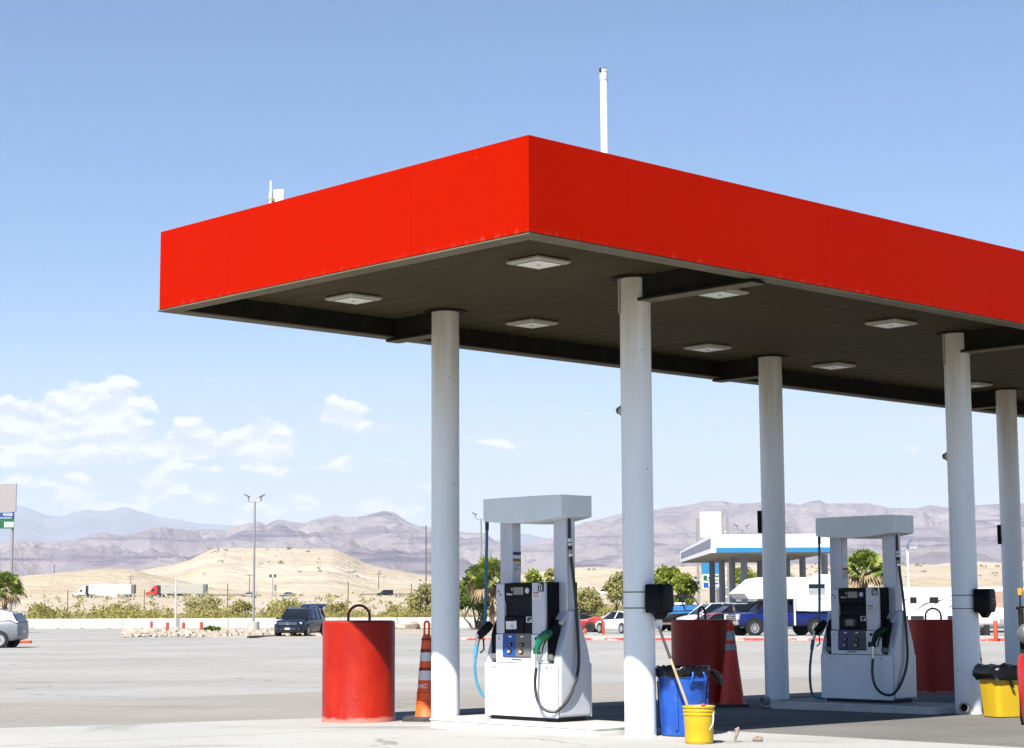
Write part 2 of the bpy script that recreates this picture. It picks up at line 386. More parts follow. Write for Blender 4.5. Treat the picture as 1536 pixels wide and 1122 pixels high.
def rock_mat(name, a, bcol, dark, sc, zs, k=.6):
    a, bcol, dark = [tuple(x * .52 for x in q) for q in (a, bcol, dark)]
    m, t, b = base_mat(name); o = N(t, 'ShaderNodeTexCoord').outputs['Object']
    c = MIX(t, MR(t, NOI(t, o, sc, 8, .62), .35, .65), a, bcol)
    c = MIX(t, MA(t, 'MULTIPLY', MR(t, NOI(t, VM(t, 'MULTIPLY', o, (.25, .25, zs)), sc * 3, 8, .68), .50, .66), k), c, dark)
    L(t, c, b.inputs['Base Color']); b.inputs['Roughness'].default_value = 1; b.inputs['Specular IOR Level'].default_value = .1
    bn = N(t, 'ShaderNodeBump', i={'Strength': .6, 'Distance': .3 / sc}); L(t, NOI(t, o, sc * 2.2, 8, .66), bn.inputs['Height']); L(t, bn.outputs[0], b.inputs['Normal'])
    return m
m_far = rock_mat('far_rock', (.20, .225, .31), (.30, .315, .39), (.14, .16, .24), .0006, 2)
m_mid = rock_mat('mountain_rock', (.31, .26, .30), (.47, .41, .425), (.13, .11, .18), .0014, 6, .9)
m_dune = rock_mat('pale_badlands', (.72, .61, .46), (.82, .72, .565), (.56, .46, .33), .006, 6, .32)
m_dune2 = rock_mat('tan_badlands', (.68, .565, .41), (.78, .665, .51), (.53, .43, .30), .010, 5, .32)
SIL_FAR = [(-420, 772), (-200, 790), (-60, 762), (0, 757), (30, 759), (50, 765), (62, 772), (95, 776), (110, 768), (130, 764), (150, 767), (170, 764), (185, 759), (200, 764), (222, 772), (260, 779), (300, 786), (340, 787), (380, 792), (450, 800), (600, 812), (740, 812), (770, 803), (787, 800), (812, 806), (900, 815), (1960, 812)]
SIL_MID = [(-420, 800), (-200, 792), (-80, 808), (0, 813), (20, 810), (70, 813), (110, 811), (120, 807), (140, 801), (158, 798), (185, 804), (215, 796), (240, 791), (300, 795), (340, 794), (365, 787), (388, 782), (400, 787), (415, 780), (430, 780), (455, 785), (480, 778), (501, 771), (520, 776), (545, 773), (574, 766), (590, 769), (605, 778), (625, 788), (660, 794), (700, 799), (725, 800), (745, 812), (790, 818), (830, 806), (860, 790), (880, 782), (900, 778), (935, 770), (960, 768), (985, 763), (1021, 760), (1039, 756), (1055, 752), (1085, 751), (1103, 756), (1139, 754), (1177, 753), (1198, 757), (1216, 752), (1230, 749), (1239, 756), (1275, 755), (1302, 755), (1338, 762), (1375, 762), (1397, 758), (1424, 761), (1465, 757), (1501, 756), (1536, 755), (1700, 748), (1960, 760)]
SIL_MESA = [(-420, 868), (0, 872), (100, 866), (180, 862), (230, 852), (262, 847), (285, 840), (300, 832), (318, 824), (330, 822), (400, 822), (440, 823), (500, 823), (513, 828), (530, 836), (548, 845), (580, 853), (620, 860), (660, 864), (720, 868), (780, 861), (820, 856), (860, 851), (895, 850), (930, 853), (1000, 850), (1200, 846), (1340, 849), (1370, 846), (1400, 847), (1422, 844), (1470, 842), (1510, 845), (1536, 842), (1960, 846)]
SIL_DUNE = [(-420, 874), (0, 868), (27, 866), (43, 863), (80, 860), (115, 857), (140, 854), (160, 853), (198, 853.5), (225, 861), (260, 868), (300, 878), (350, 884), (450, 889), (560, 886), (640, 880), (800, 870), (860, 866), (900, 862), (930, 859), (960, 863), (1050, 872), (1200, 870), (1350, 866), (1400, 864), (1450, 868), (1536, 862), (1960, 866)]
ridge('far_mountain_range', SIL_FAR, 15000, 25000, 60, 210, m_far, nx=240, ny=26, wob=.05, jag=1.2, seed=3.7, fs=2600)
ridge('mountain_range', SIL_MID, 3600, 11000, 20, 230, m_mid, nx=640, ny=84, wob=.10, jag=1.5, seed=9.2, fs=1100, pw=1.7)
ridge('mesa_hills', SIL_MESA, 760, 1500, 4, 4.5, m_dune, nx=420, ny=44, wob=.10, jag=.45, seed=5.5, fs=110, pw=1.15)
ridge('sand_hills', SIL_DUNE, 622, 900, 4.6, 2.2, m_dune2, nx=420, ny=32, wob=.08, jag=.4, seed=1.5, fs=60, pw=1.1, back=.25)
# the dry desert air that fades the mountains
hz = MB().box(-31000, 31000, -400, 39500, -3, 1560)
m_h = bpy.data.materials.new('desert_haze'); m_h.use_nodes = True; t = m_h.node_tree; t.nodes.clear()
pv = N(t, 'ShaderNodeVolumePrincipled', i={'Density': 4.6e-5, 'Color': (.80, .87, 1, 1), 'Anisotropy': 0.})
ho = N(t, 'ShaderNodeOutputMaterial'); L(t, pv.outputs[0], ho.inputs['Volume'])
hzo = stuff(hz.build('haze', m_h, smooth=0)); hzo['label'] = 'thin pale desert haze over the plain and mountains'
# ================================================================== the canopy
ZB, ZT, ZS, AL, UL = 4.474, 5.329, 4.691, 5.733, 18.26
U_COL, V_COL, RC = (3.207, 9.129, 15.05), (1.731, 4.688), .1597
def red_mat(name, col, wear):
    m, t, b = base_mat(name); o = N(t, 'ShaderNodeTexCoord').outputs['Object']
    sp = N(t, 'ShaderNodeSeparateXYZ'); L(t, o, sp.inputs[0]); z = sp.outputs[2]
    c = MIX(t, NOI(t, VM(t, 'MULTIPLY', o, (.6, .6, .25)), 1.5, 5, .6), tuple(x * .93 for x in col), tuple(min(1, x * 1.05) for x in col))
    st = NOI(t, VM(t, 'MULTIPLY', o, (5, 5, .3)), 2.2, 7, .7)                                 # thin vertical streaks of chalking
    low = MR(t, z, ZB, ZB + .16, 1., 0.)
    f = MA(t, 'MULTIPLY', MR(t, MA(t, 'ADD', st, MA(t, 'MULTIPLY', low, .16)), .64, .84), low)
    c = MIX(t, MA(t, 'MULTIPLY', f, .32), c, wear)
    f2 = MR(t, NOI(t, VM(t, 'MULTIPLY', o, (14, 14, .5)), 2.2, 4, .6), .70, .78)
    c = MIX(t, MA(t, 'MULTIPLY', f2, .16), c, wear)
    f3 = MR(t, NOI(t, o, 22., 2, .5), .76, .80)
    c = MIX(t, MA(t, 'MULTIPLY', f3, .5), c, wear)
    L(t, c, b.inputs['Base Color']); b.inputs['Roughness'].default_value = .5; b.inputs['Specular IOR Level'].default_value = .02
    return m
m_fascia = red_mat('red_fascia', (.305, .0055, .0001), (.42, .13, .09))
m_lip = mat('beige_trim', (.22, .195, .13), .7, spec=.1, var=.15, vs=3, dirt=.5, dcol=(.14, .12, .08), ds=1.5)
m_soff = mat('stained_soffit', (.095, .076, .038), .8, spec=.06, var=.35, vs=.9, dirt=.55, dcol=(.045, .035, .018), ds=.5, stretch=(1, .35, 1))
m_dark = mat('dark_steel', (.022, .019, .013), .7, spec=.08, var=.3)
m_roofm = mat('roof_metal', (.5, .5, .48), .5)
canopy = thing('fuel_canopy', 'large flat fuel station canopy with plain red fascia on white round columns', 'canopy', W(0, 0, 0), YAW)
TH = .05
def fascia(u0, u1, v0, v1): MB().box(u0, u1, v0, v1, ZB + .012, ZT).build('fascia_panel', m_fascia, canopy, bev=.0015)
g = .0012
ub = [0, 1.30, 4.16, 6.99, 9.84, 12.7, 15.55, UL]
for a, c in zip(ub, ub[1:]):
    fascia(a + (g if a else 0), c - (g if c < UL else 0), 0, TH); fascia(a + g + (TH if a == 0 else 0), c - g, AL - TH, AL)
for a, c in ((TH + g, 1.55), (1.55, 4.4), (4.4, AL - TH)):
    fascia(0, TH, a + (g if a > 1 else 0), c - g); fascia(UL - TH, UL, a + g, c - g)
# trim angle under the fascia and the dark upstand behind it
LW = .20
lips = MB
for (x0, x1, y0, y1) in ((.006, UL - .006, .006, LW), (.006, UL - .006, AL - LW, AL - .006)):
    for k in range(5):
        a = x0 + (x1 - x0) * k / 5; c = x0 + (x1 - x0) * (k + 1) / 5
        MB().box(a + .002, c - .002, y0, y1, ZB - .006, ZB + .009).build('trim_strip', m_lip, canopy)
for (x0, x1) in ((.006, LW), (UL - LW, UL - .006)):
    for k in range(2):
        a = LW + (AL - 2 * LW) * k / 2; c = LW + (AL - 2 * LW) * (k + 1) / 2
        MB().box(x0, x1, a + .002, c - .002, ZB - .006, ZB + .009).build('trim_strip', m_lip, canopy)
up = MB()
up.box(LW - .02, UL - LW + .02, LW - .02, LW - .004, ZB + .012, ZS + .05); up.box(LW - .02, UL - LW + .02, AL - LW + .004, AL - LW + .02, ZB + .012, ZS + .05)
up.box(LW - .02, LW - .004, LW, AL - LW, ZB + .012, ZS + .05); up.box(UL - LW + .004, UL - LW + .02, LW, AL - LW, ZB + .012, ZS + .05)
up.build('upstand', m_dark, canopy)
MB().box(TH + .003, UL - TH - .003, TH + .003, AL - TH - .003, ZT - .25, ZT - .2).build('roof_deck', m_roofm, canopy)
# ribbed soffit planks running across the short side
npk = 45; pw_ = (UL - 2 * LW) / npk
pm = MB()
prof = [(.0015, -.008), (.008, -.018), (pw_ - .008, -.018), (pw_ - .0015, -.008), (pw_ - .0015, .02), (.0015, .02)]
pm.prism(prof, 'y', LW, AL - LW)
pme = pm.mesh('plank', 20); pme.materials.append(m_soff)
for k in range(npk):
    o = bpy.data.objects.new('soffit_plank', pme); COL.objects.link(o); o.parent = canopy; o.location = (LW + k * pw_, 0, ZS + .018)
# outboard cantilever beams
for u in U_COL:
    for (v0, v1) in ((.10, V_COL[0]), (V_COL[1], AL - .10)):
        bm_ = MB(); hw_ = .10
        bm_.box(u - hw_, u + hw_, v0, v1, ZB - .045, ZB - .022).box(u - .05, u + .05, v0, v1, ZB - .022, ZS + .02)
        bm_.build('beam', m_dark, canopy)
        MB().box(u - hw_ + .002, u + hw_ - .002, v0 + .002, v1, ZB - .052, ZB - .046).build('beam_flange', m_lip, canopy)
# columns
m_colm, t, bb = base_mat('white_column_paint'); o = N(t, 'ShaderNodeTexCoord').outputs['Object']
sp = N(t, 'ShaderNodeSeparateXYZ'); L(t, o, sp.inputs[0]); z = sp.outputs[2]
c = MIX(t, NOI(t, VM(t, 'MULTIPLY', o, (4, 4, .6)), 2., 6, .6), (.70, .73, .755), (.78, .805, .825))
f = MR(t, MA(t, 'ADD', MA(t, 'MULTIPLY', NOI(t, VM(t, 'MULTIPLY', o, (7, 7, .5)), 1.6, 6, .62), 1.9), z), 4.0, 6.1)
c = MIX(t, MA(t, 'MULTIPLY', f, .9), c, (.42, .355, .215))
f = MA(t, 'MULTIPLY', MR(t, NOI(t, VM(t, 'MULTIPLY', o, (9, 9, .8)), 1.3, 5, .6), .60, .72), MR(t, z, 4.0, 4.7))
c = MIX(t, MA(t, 'MULTIPLY', f, .7), c, (.30, .14, .05))
f = MR(t, NOI(t, o, 17, 3, .5), .735, .76)
c = MIX(t, MA(t, 'MULTIPLY', f, .8), c, (.12, .10, .08))
f = MA(t, 'MULTIPLY', MR(t, z, .02, .16, 1., 0.), MR(t, NOI(t, o, 14, 4, .6), .5, .65))
c = MIX(t, MA(t, 'MULTIPLY', f, .6), c, (.40, .30, .2))
L(t, c, bb.inputs['Base Color']); bb.inputs['Roughness'].default_value = .42
bn = N(t, 'ShaderNodeBump', i={'Strength': .12, 'Distance': .004}); L(t, NOI(t, o, 30, 3, .5), bn.inputs['Height']); L(t, bn.outputs[0], bb.inputs['Normal'])
m_band = mat('strap_steel', (.2, .2, .19), .35, .8)
m_pvc = mat('drain_pipe', (.55, .53, .45), .5, dirt=.4); m_hole = mat('dark_hole', (.012, .012, .012), .9)
m_blackpl = mat('black_plastic', (.006, .007, .008), .4, var=.3, spec=.12)
m_cream = mat('cream_plastic', (.62, .60, .50), .45)
m_glassd = mat('smoked_dome', (.10, .11, .12), .12, coat=.6)
cols = {}
for i, u in enumerate(U_COL):
    for j, v in enumerate(V_COL):
        zc = gz(W(u, v).y) + .012
        sh = MB().lathe([(RC + .004, 0), (RC + .004, .01), (RC, .015), (RC, ZB - .054 - zc)], 48)
        # upper half column goes on past the beam to the soffit
        n_ = 24; s0 = -1 if j == 0 else 1
        sh.lathe([(RC * .985, ZB - .06 - zc), (RC * .985, ZS - .004 - zc)], 36)
        co = sh.build('column', m_colm, canopy, loc=(u, v, zc)); cols[i, j] = co
        MB().lathe([(RC + .002, ZS - zc - .02), (RC + .085, ZS - zc - .018), (RC + .085, ZS - zc - .008), (RC + .002, ZS - zc - .006)], 36).build('soffit_collar', m_dark, co)
        if j == 0 and i < 2:
            for h in (1.28, 1.44):
                MB().lathe([(RC + .001, h - .006), (RC + .004, h - .005), (RC + .004, h + .005), (RC + .001, h + .006)], 40).build('strap', m_band, co)
        if (i, j) in ((1, 0), (1, 1)):
            a = R(200) if j == 0 else R(165)
            cd = Vector((math.cos(a), math.sin(a), 0)); mm = Matrix.Translation(cd * (RC - .03) + Vector((0, 0, .09))) @ cd.to_track_quat('Z', 'Y').to_matrix().to_4x4()
            pp = MB().lathe([(.042, 0), (.055, 0), (.055, .10), (.062, .10), (.062, .125), (.046, .125), (.046, .02)], 24, mm, cap=False).build('drain_pipe', m_pvc, co)
            MB().lathe([(.0, .03), (.045, .03), (.045, .035), (0, .035)], 20, mm).build('pipe_mouth', m_hole, pp)
        if j == 0:
            a = R(118); cd = Vector((math.cos(a), math.sin(a), 0)); mm = Matrix.Translation(cd * (RC - .01) + Vector((0, 0, 3.30 if i == 0 else 3.16))) @ cd.to_track_quat('Z', 'Y').to_matrix().to_4x4()
            dc = MB().lathe([(.055, 0), (.055, .02), (.045, .03)], 20, mm).build('dome_camera', m_cream, co)
            MB().lathe([(.042, .028), (.036, .05), (.02, .065), (0, .07)], 18, mm).build('lens_dome', m_glassd, dc)
            mc = Vector((math.cos(R(150)), math.sin(R(150)), 0)) * (RC + .012)
            MB().tube([(mc.x, mc.y, ZS - zc - .01), (mc.x, mc.y, 4.3)], .012, 8).build('conduit', m_pvc, co)
        elif i:
            a = R(118); cd = Vector((math.cos(a), math.sin(a), 0))
            hb = MB().cbox(cd * (RC + .02) + Vector((0, 0, 2.47)), (.05, .16, .30), a)
            hb.build('junction_box', m_dark, co, bev=.008)
# light fittings hung from the soffit
m_housing = mat('light_housing', (.60, .57, .45), .5, var=.08); m_diff = mat('light_diffuser', (.80, .80, .73), .35, var=.04)
m_glassrim = mat('light_rim', (.30, .29, .23), .4)
wh = {0: 'over the near lane, closest to the canopy corner', }
names_l = [((1.75, 1.67), 'square canopy light nearest the front corner, left of the dented tall column'), ((1.77, 4.58), 'square canopy light nearest the left end of the far edge'),
           ((4.48, 4.57), 'square canopy light just right of the leftmost column top'), ((4.46, 1.64), 'square canopy light just right of the tallest column top'),
           ((7.68, 4.56), 'square canopy light left of the third column top, far row'), ((7.70, 1.70), 'square canopy light between the second and fourth column tops, near row'),
           ((10.43, 4.58), 'small square canopy light right of the third column top, far row'), ((10.41, 1.70), 'square canopy light cut by the right picture edge, near row'),
           ((13.9, 4.57), 'sliver of canopy light peeking out right of the fourth column')]
names_l[0] = (names_l[0][0], 'square canopy light nearest the front corner of the red canopy')
hm = MB().prism([(-.21, -.21), (.21, -.21), (.21, .21), (-.21, .21)], 'z', .0, .07)
first = None
for (uu, vv), lab in names_l:
    if first is None:
        lt = thing('canopy_light', lab, 'light', group='canopy lights under the soffit')
        MB().loft([[(x * .20, y * .20, 0) for x, y in ((-1, -1), (1, -1), (1, 1), (-1, 1))], [(x * .225, y * .225, .012) for x, y in ((-1, -1), (1, -1), (1, 1), (-1, 1))], [(x * .225, y * .225, .032) for x, y in ((-1, -1), (1, -1), (1, 1), (-1, 1))], [(x * .205, y * .205, .046) for x, y in ((-1, -1), (1, -1), (1, 1), (-1, 1))]]).build('housing', m_housing, lt, bev=.004)
        MB().box(-.165, .165, -.165, .165, -.004, -.001).build('diffuser', m_diff, lt)
        rm = MB(); 
        for s_ in (-1, 1): rm.box(-.172, .172, s_ * .169 - .004, s_ * .169 + .004, -.006, -.0005); rm.box(s_ * .169 - .004, s_ * .169 + .004, -.164, .164, -.006, -.0005)
        rm.build('rim', m_glassrim, lt); MB().lathe([(.018, -.012), (.022, -.0045)], 12).build('sensor', m_cream, lt)
        first = lt; o = lt
    else: o = copy_tree(first); o['label'] = lab
    o.location = W(uu, vv, ZS - .048); o.rotation_euler = (0, 0, YAW)
# roof clutter
m_galv = mat('galvanised', (.62, .63, .64), .38, .35); m_white = mat('white_metal', (.78, .78, .76), .45)
vp = thing('vent_pipe', 'tall white vent pipe with capped top rising above the canopy roof', 'pipe', W(1.9, 1.1, ZT - .2), YAW)
def hgt(px, py, d): return aty(px, py, d).z
d_ = W(1.9, 1.1).y; zt_ = hgt(905, 103, d_) - (ZT - .2); pc = aty(906.5, 200, d_)
vp.location = (pc.x, d_, ZT - .2)
MB().lathe([(.036, 0), (.036, zt_ - .09)], 20).build('pipe', m_white, vp)
MB().lathe([(.040, zt_ - .12), (.042, zt_ - .11), (.042, zt_ - .04), (.047, zt_ - .035), (.047, zt_ - .012), (.03, zt_ - .012)], 20).build('cap_collar', m_galv, vp)
MB().lathe([(.028, zt_ - .014), (.030, zt_)], 16).box(-.05, -.036, -.012, .012, zt_ - .04, zt_ - .005).box(.036, .05, -.012, .012, zt_ - .04, zt_ - .005).build('cap', m_dark, vp)
pa = aty(414, 302, W(.25, 3.63).y)
an = thing('panel_antenna', 'small white flat panel antenna with mast on the canopy edge', 'antenna', (pa.x, pa.y, ZT - .2), R(-18))
hh = hgt(0, 287, pa.y) - (ZT - .2)
MB().box(-.03, .085, -.012, .012, hh - .2, hh).box(-.075, -.035, -.012, .012, hh - .215, hh - .015).build('panel', m_white, an, bev=.006)
MB().lathe([(.014, 0), (.014, hh + .09)], 10, Matrix.Translation((-.04, -.035, 0))).build('mast', m_galv, an)
MB().box(-.06, -.01, -.045, -.01, hh - .12, hh - .09).box(-.055, -.015, -.045, -.01, hh - .17, hh - .15).build('clamp', mat('brass_clamp', (.4, .33, .12), .5, .5), an)
# ================================================================== pump islands
m_isl = ground_mat('island_concrete', ((.56, .55, .53), (.64, .63, .60), (.48, .46, .43)), .8, bump=.15, bs=60, dist=.006, spots=((.7, .58, .72, .5, (1, 1, 1), (.40, .37, .33)), (9., .66, .72, .5, (1, 1, 1), (.3, .22, .15))))
m_form = mat('island_form_paint', (.66, .65, .62), .45, var=.06, dirt=.35, dcol=(.42, .38, .32), ds=2.2)
IH = .10
def island(uc, label):
    p = W(uc, 3.21); p.z = gz(p.y) + .012
    t = thing('pump_island', label, 'island', p, YAW, 'raised pump islands under the canopy')
    def rr(hx, hy, r, z):
        out = []
        for (sx, sy, a0) in ((1, 1, 0), (-1, 1, 90), (-1, -1, 180), (1, -1, 270)):
            for k in range(5): a = R(a0 + 22.5 * k); out.append((sx * (hx - r) + r * math.cos(a), sy * (hy - r) + r * math.sin(a), z))
        return out
    hx, hy = .465, 1.265
    MB().loft([rr(hx - .01, hy - .01, .09, -.03), rr(hx, hy, .10, .002), rr(hx, hy, .10, IH - .025), rr(hx + .008, hy + .008, .1, IH - .02), rr(hx + .008, hy + .008, .1, IH - .006), rr(hx, hy, .1, IH)]).build('steel_form', m_form, t, smooth=40)
    MB().loft([rr(hx - .012, hy - .012, .09, IH - .01), rr(hx - .012, hy - .012, .09, IH + .004), rr(hx - .03, hy - .03, .08, IH + .006)]).build('island_top', m_isl, t, smooth=30)
    return t
island(3.207, 'sunlit pale concrete pump island under pump 11')
island(9.13, 'shaded concrete pump island under pump 10')
# ================================================================== fuel dispensers
m_dw = mat('dispenser_white', (.84, .88, .92), .38, var=.03, dirt=.12, dcol=(.5, .48, .44), ds=5)
m_dg = mat('dispenser_silver', (.58, .60, .66), .38, metal=.25, var=.04, dirt=.1, dcol=(.4, .38, .36), ds=4)
m_dcap = mat('dispenser_cap', (.80, .86, .88), .45, var=.03)
m_dund = mat('cap_underside', (.46, .44, .36), .6)
m_bez = mat('bezel_black', (.008, .009, .011), .45, var=.2, spec=.1)
m_bez2 = mat('bezel_slate', (.010, .014, .022), .45, var=.2, spec=.1)
m_lcd = mat('lcd_glass', (.30, .29, .235), .2, var=.04, coat=.3); m_scr = mat('screen_teal', (.055, .13, .15), .15, var=.1, coat=.5)
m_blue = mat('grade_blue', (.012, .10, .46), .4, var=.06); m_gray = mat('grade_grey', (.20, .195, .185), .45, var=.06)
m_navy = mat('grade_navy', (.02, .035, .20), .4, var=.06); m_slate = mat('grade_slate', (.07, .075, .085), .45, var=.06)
m_btn = mat('button_gold', (.62, .52, .28), .45); m_paper = mat('paper_white', (.80, .82, .82), .7, var=.03)
m_red = mat('print_red', (.55, .05, .04), .6); m_orange = mat('print_orange', (.55, .12, .02), .6); m_pblue = mat('print_blue', (.02, .06, .30), .6); m_ink = mat('print_dark', (.05, .05, .06), .7)
m_green = mat('nozzle_green', (.0, .22, .10), .35, var=.12, vs=20); m_rubber = mat('hose_rubber', (.016, .016, .015), .45, var=.3, vs=20)
m_bhose = mat('hose_blue', (.02, .20, .36), .45, var=.1); m_bh2 = mat('hose_light_blue', (.10, .42, .66), .45, var=.1)
m_chrome = mat('bright_metal', (.70, .70, .70), .25, .9); m_seam = mat('panel_gap', (.04, .04, .045), .8)
FY = -.23
def dispenser(label, loc, num, paper, dimblue):
    t = thing('fuel_dispenser', label, 'fuel pump', loc, YAW - math.pi / 2, 'fuel dispensers on the islands')
    # plinth and base cabinet
    MB().box(-.50, .50, -.19, .25, 0, .045).build('plinth', m_seam, t)
    MB().box(-.555, .555, FY, FY + .02, .042, .598).build('lower_panel', m_dw, t, bev=.006)
    MB().box(-.545, .545, FY + .021, .27, .05, .60).build('base_cabinet', m_dg, t, bev=.006)
    MB().box(-.555, .555, .271, .29, .042, .598).build('lower_panel', m_dw, t, bev=.006)
    for sx in (-1, 1):      # bright strips closing the cabinet ends
        MB().box(sx * .5535 - .008, sx * .5535 + .008, .262, .2705, .045, .595).build('end_strip', m_dw, t)
        MB().lathe([(.009, 0), (.009, .006)], 12, Matrix.Translation((sx * .40, FY - .001, .555)) @ Matrix.Rotation(R(90), 4, 'X')).build('lock', m_ink, t)
    # middle section with the grade buttons, bays for the nozzles each side
    MB().box(-.385, .395, FY + .004, .26, .605, .905).build('mid_cabinet', m_dw, t, bev=.008)
    mb = MB().prism([(FY - .012, .672), (FY + .0035, .655), (FY + .0035, .912), (FY - .004, .912)], 'x', -.262, -.06)
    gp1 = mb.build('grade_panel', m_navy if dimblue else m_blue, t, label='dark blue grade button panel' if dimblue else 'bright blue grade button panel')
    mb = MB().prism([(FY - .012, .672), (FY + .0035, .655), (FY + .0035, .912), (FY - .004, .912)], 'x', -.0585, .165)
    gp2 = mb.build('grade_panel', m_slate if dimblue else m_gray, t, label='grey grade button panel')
    for xc, gpn in ((-.145, gp1), (.035, gp2)):
        MB().box(xc - .03, xc + .03, FY - .014, FY - .004, .775, .815).build('price_window', m_bez, gpn, bev=.003)
        MB().box(xc - .018, xc + .012, FY - .0165, FY - .0145, .785, .805).build('price_digits', m_lcd, gpn)
        bt = MB().lathe([(.034, 0), (.034, .010), (.026, .016)], 6, Matrix.Translation((xc - .005, FY - .005, .722)) @ Matrix.Rotation(R(90), 4, 'X')).build('grade_button', m_bez, gpn)
        MB().box(xc - .032, xc + .010, FY - .025, FY - .0215, .706, .738).build('button_label', m_btn, gpn)
        MB().box(xc - .022, xc + .022, FY - .009, FY - .005, .872, .888).build('grade_name', m_paper, gpn)
    MB().box(-.13, .02, FY - .002, FY + .01, .632, .643).build('receipt_slot', m_ink, t)
    MB().lathe([(.020, 0), (.020, .007), (.012, .007), (.012, .002)], 16, Matrix.Translation((.245, FY + .003, .858)) @ Matrix.Rotation(R(90), 4, 'X')).build('lock', m_ink, t)
    MB().lathe([(.017, 0), (.017, .005)], 14, Matrix.Translation((-.325, FY + .003, .858)) @ Matrix.Rotation(R(90), 4, 'X')).build('lock', m_dg, t)
    MB().box(.20, .275, FY - .003, FY + .01, .70, .765).build('keyed_slot', m_bez, t, bev=.004)
    for (a, c) in ((-.33, 1.36), (-.30, 1.325)): MB().lathe([(.011, 0), (.011, .004)], 12, Matrix.Translation((a, FY + .0, c)) @ Matrix.Rotation(R(90), 4, 'X')).build('lock', m_ink, t)
    # upper cabinet
    MB().box(-.20, .40, FY + .035, .24, .91, 1.452).build('upper_cabinet', m_bez, t, bev=.006)
    MB().box(-.372, -.245, FY, .22, .9105, 1.446).build('side_trim', m_dg, t, bev=.01)
    MB().box(.183, .382, FY, FY + .034, .9105, 1.448).build('side_trim', m_dg, t, bev=.006)
    MB().box(-.244, .182, FY + .004, FY + .034, 1.295, 1.448).build('display_bezel', m_bez, t, bev=.006)
    dsp = MB().box(-.225, .172, FY - .001, FY + .003, 1.308, 1.412).build('display_window', m_bez2, t)
    MB().box(-.095, .055, FY - .004, FY - .0015, 1.322, 1.402).build('lcd_screen', m_lcd, dsp)
    MB().lathe([(.030, 0), (.030, .004), (.024, .005)], 20, Matrix.Translation((.115, FY - .001, 1.365)) @ Matrix.Rotation(R(90), 4, 'X')).build('round_badge', mat('badge_lilac', (.62, .64, .78), .3), dsp)
    text_part('$', .045, m_paper, dsp, (-.12, FY - .0025, 1.378), (R(90), 0, 0))
    text_part('Gallons', .032, m_paper, dsp, (-.16, FY - .0025, 1.330), (R(90), 0, 0))
    rc = MB().prism([(FY + .034, .915), (FY + .034, 1.294), (FY + .010, 1.294), (FY + .012, 1.26), (FY + .030, 1.24), (FY + .0335, 1.23), (FY + .0335, 1.10), (FY + .005, 1.088), (FY + .003, .915)], 'x', -.244, .182).build('recess', m_bez2, t)
    kp = MB().prism([(FY + .004, .930), (FY + .006, 1.085), (FY - .002, 1.083), (FY - .008, .932)], 'x', -.20, .062).build('card_terminal', m_bez, t, bev=.003)
    if paper:
        MB().box(-.168, -.008, FY - .0145, FY - .0085, .962, 1.048, Matrix.Translation((0, 0, 0)) @ Matrix.Rotation(R(-2), 4, 'Y')).build('paper_notice', m_paper, kp)
        for k, (wd_, z) in enumerate(((.05, 1.045), (.02, 1.01), (.05, .985))): MB().box(-.105 - wd_ / 2, -.105 + wd_ / 2, FY - .0165, FY - .0148, z - .004, z + .003).build('notice_line', m_ink, kp)
    else:
        MB().box(-.13, -.01, FY - .0105, FY - .0085, .968, 1.048).build('screen', m_scr, kp)
        for k in range(4):
            for xx in (-.155, .018): MB().box(xx - .012, xx + .012, FY - .0105, FY - .0085, .970 + .021 * k, .984 + .021 * k).build('key', m_slate, kp)
    MB().box(.095, .178, FY - .004, FY + .006, 1.028, 1.092).build('card_reader', m_galv, t, bev=.004)
    MB().box(.115, .150, FY - .0065, FY - .0045, 1.038, 1.082).build('card_slot', m_ink, t)
    MB().box(.145, .176, FY - .0065, FY - .0045, 1.06, 1.085).build('card_slot', m_ink, t)
    # number plate and stickers
    npz = MB().box(.278, .364, FY - .004, FY - .001, 1.352, 1.446).build('number_plate', m_bez, t)
    text_part(num, .062, m_paper, npz, (.321, FY - .0055, 1.382), (R(90), 0, 0), name='number', sx=1.05, bold=.05)
    text_part('Pump', .020, m_paper, npz, (.303, FY - .0045, 1.436), (R(90), 0, 0)); text_part('Number', .020, m_paper, npz, (.312, FY - .0045, 1.421), (R(90), 0, 0))
    zs_ = 1.28 if paper else 1.16
    st = MB().box(.194, .328, FY - .004, FY - .001, zs_ - .005, zs_ + .075).build('warning_sticker', m_paper, t)
    MB().box(.205, .30, FY - .0055, FY - .0042, zs_ + .056, zs_ + .068).build('sticker_heading', m_red, st)
    for k in range(4): MB().box(.208, .29 + .012 * (k % 2), FY - .0055, FY - .0042, zs_ + .006 + .012 * k, zs_ + .011 + .012 * k).build('sticker_line', mat('print_pink', (.62, .25, .24), .7), st)
    # pylons: upright and its sculpted foot that swells to the base
    def pyl(cx, s):
        py = MB().box(cx - .10, cx + .10, -.035, .095, .61, 2.16).build('pylon', m_dg, t, bev=.012)
        secs = []
        for k in range(15):
            q = k / 14; z = 1.118 - q * .515; e = sm(q) ** .8
            x0 = cx - s * .10 + s * .02 * e; x1 = cx + s * (.105 + .065 * e * .55); ya = -.037 - .18 * e; yb = .097 + .17 * e
            if s < 0: x0, x1 = x1, x0
            c = .02
            secs.append([(x0 + c, ya, z), (x1 - c, ya, z), (x1, ya + c * 2, z), (x1, yb - c * 2, z), (x1 - c, yb, z), (x0 + c, yb, z), (x0, yb - c * 2, z), (x0, ya + c * 2, z)])
        return py
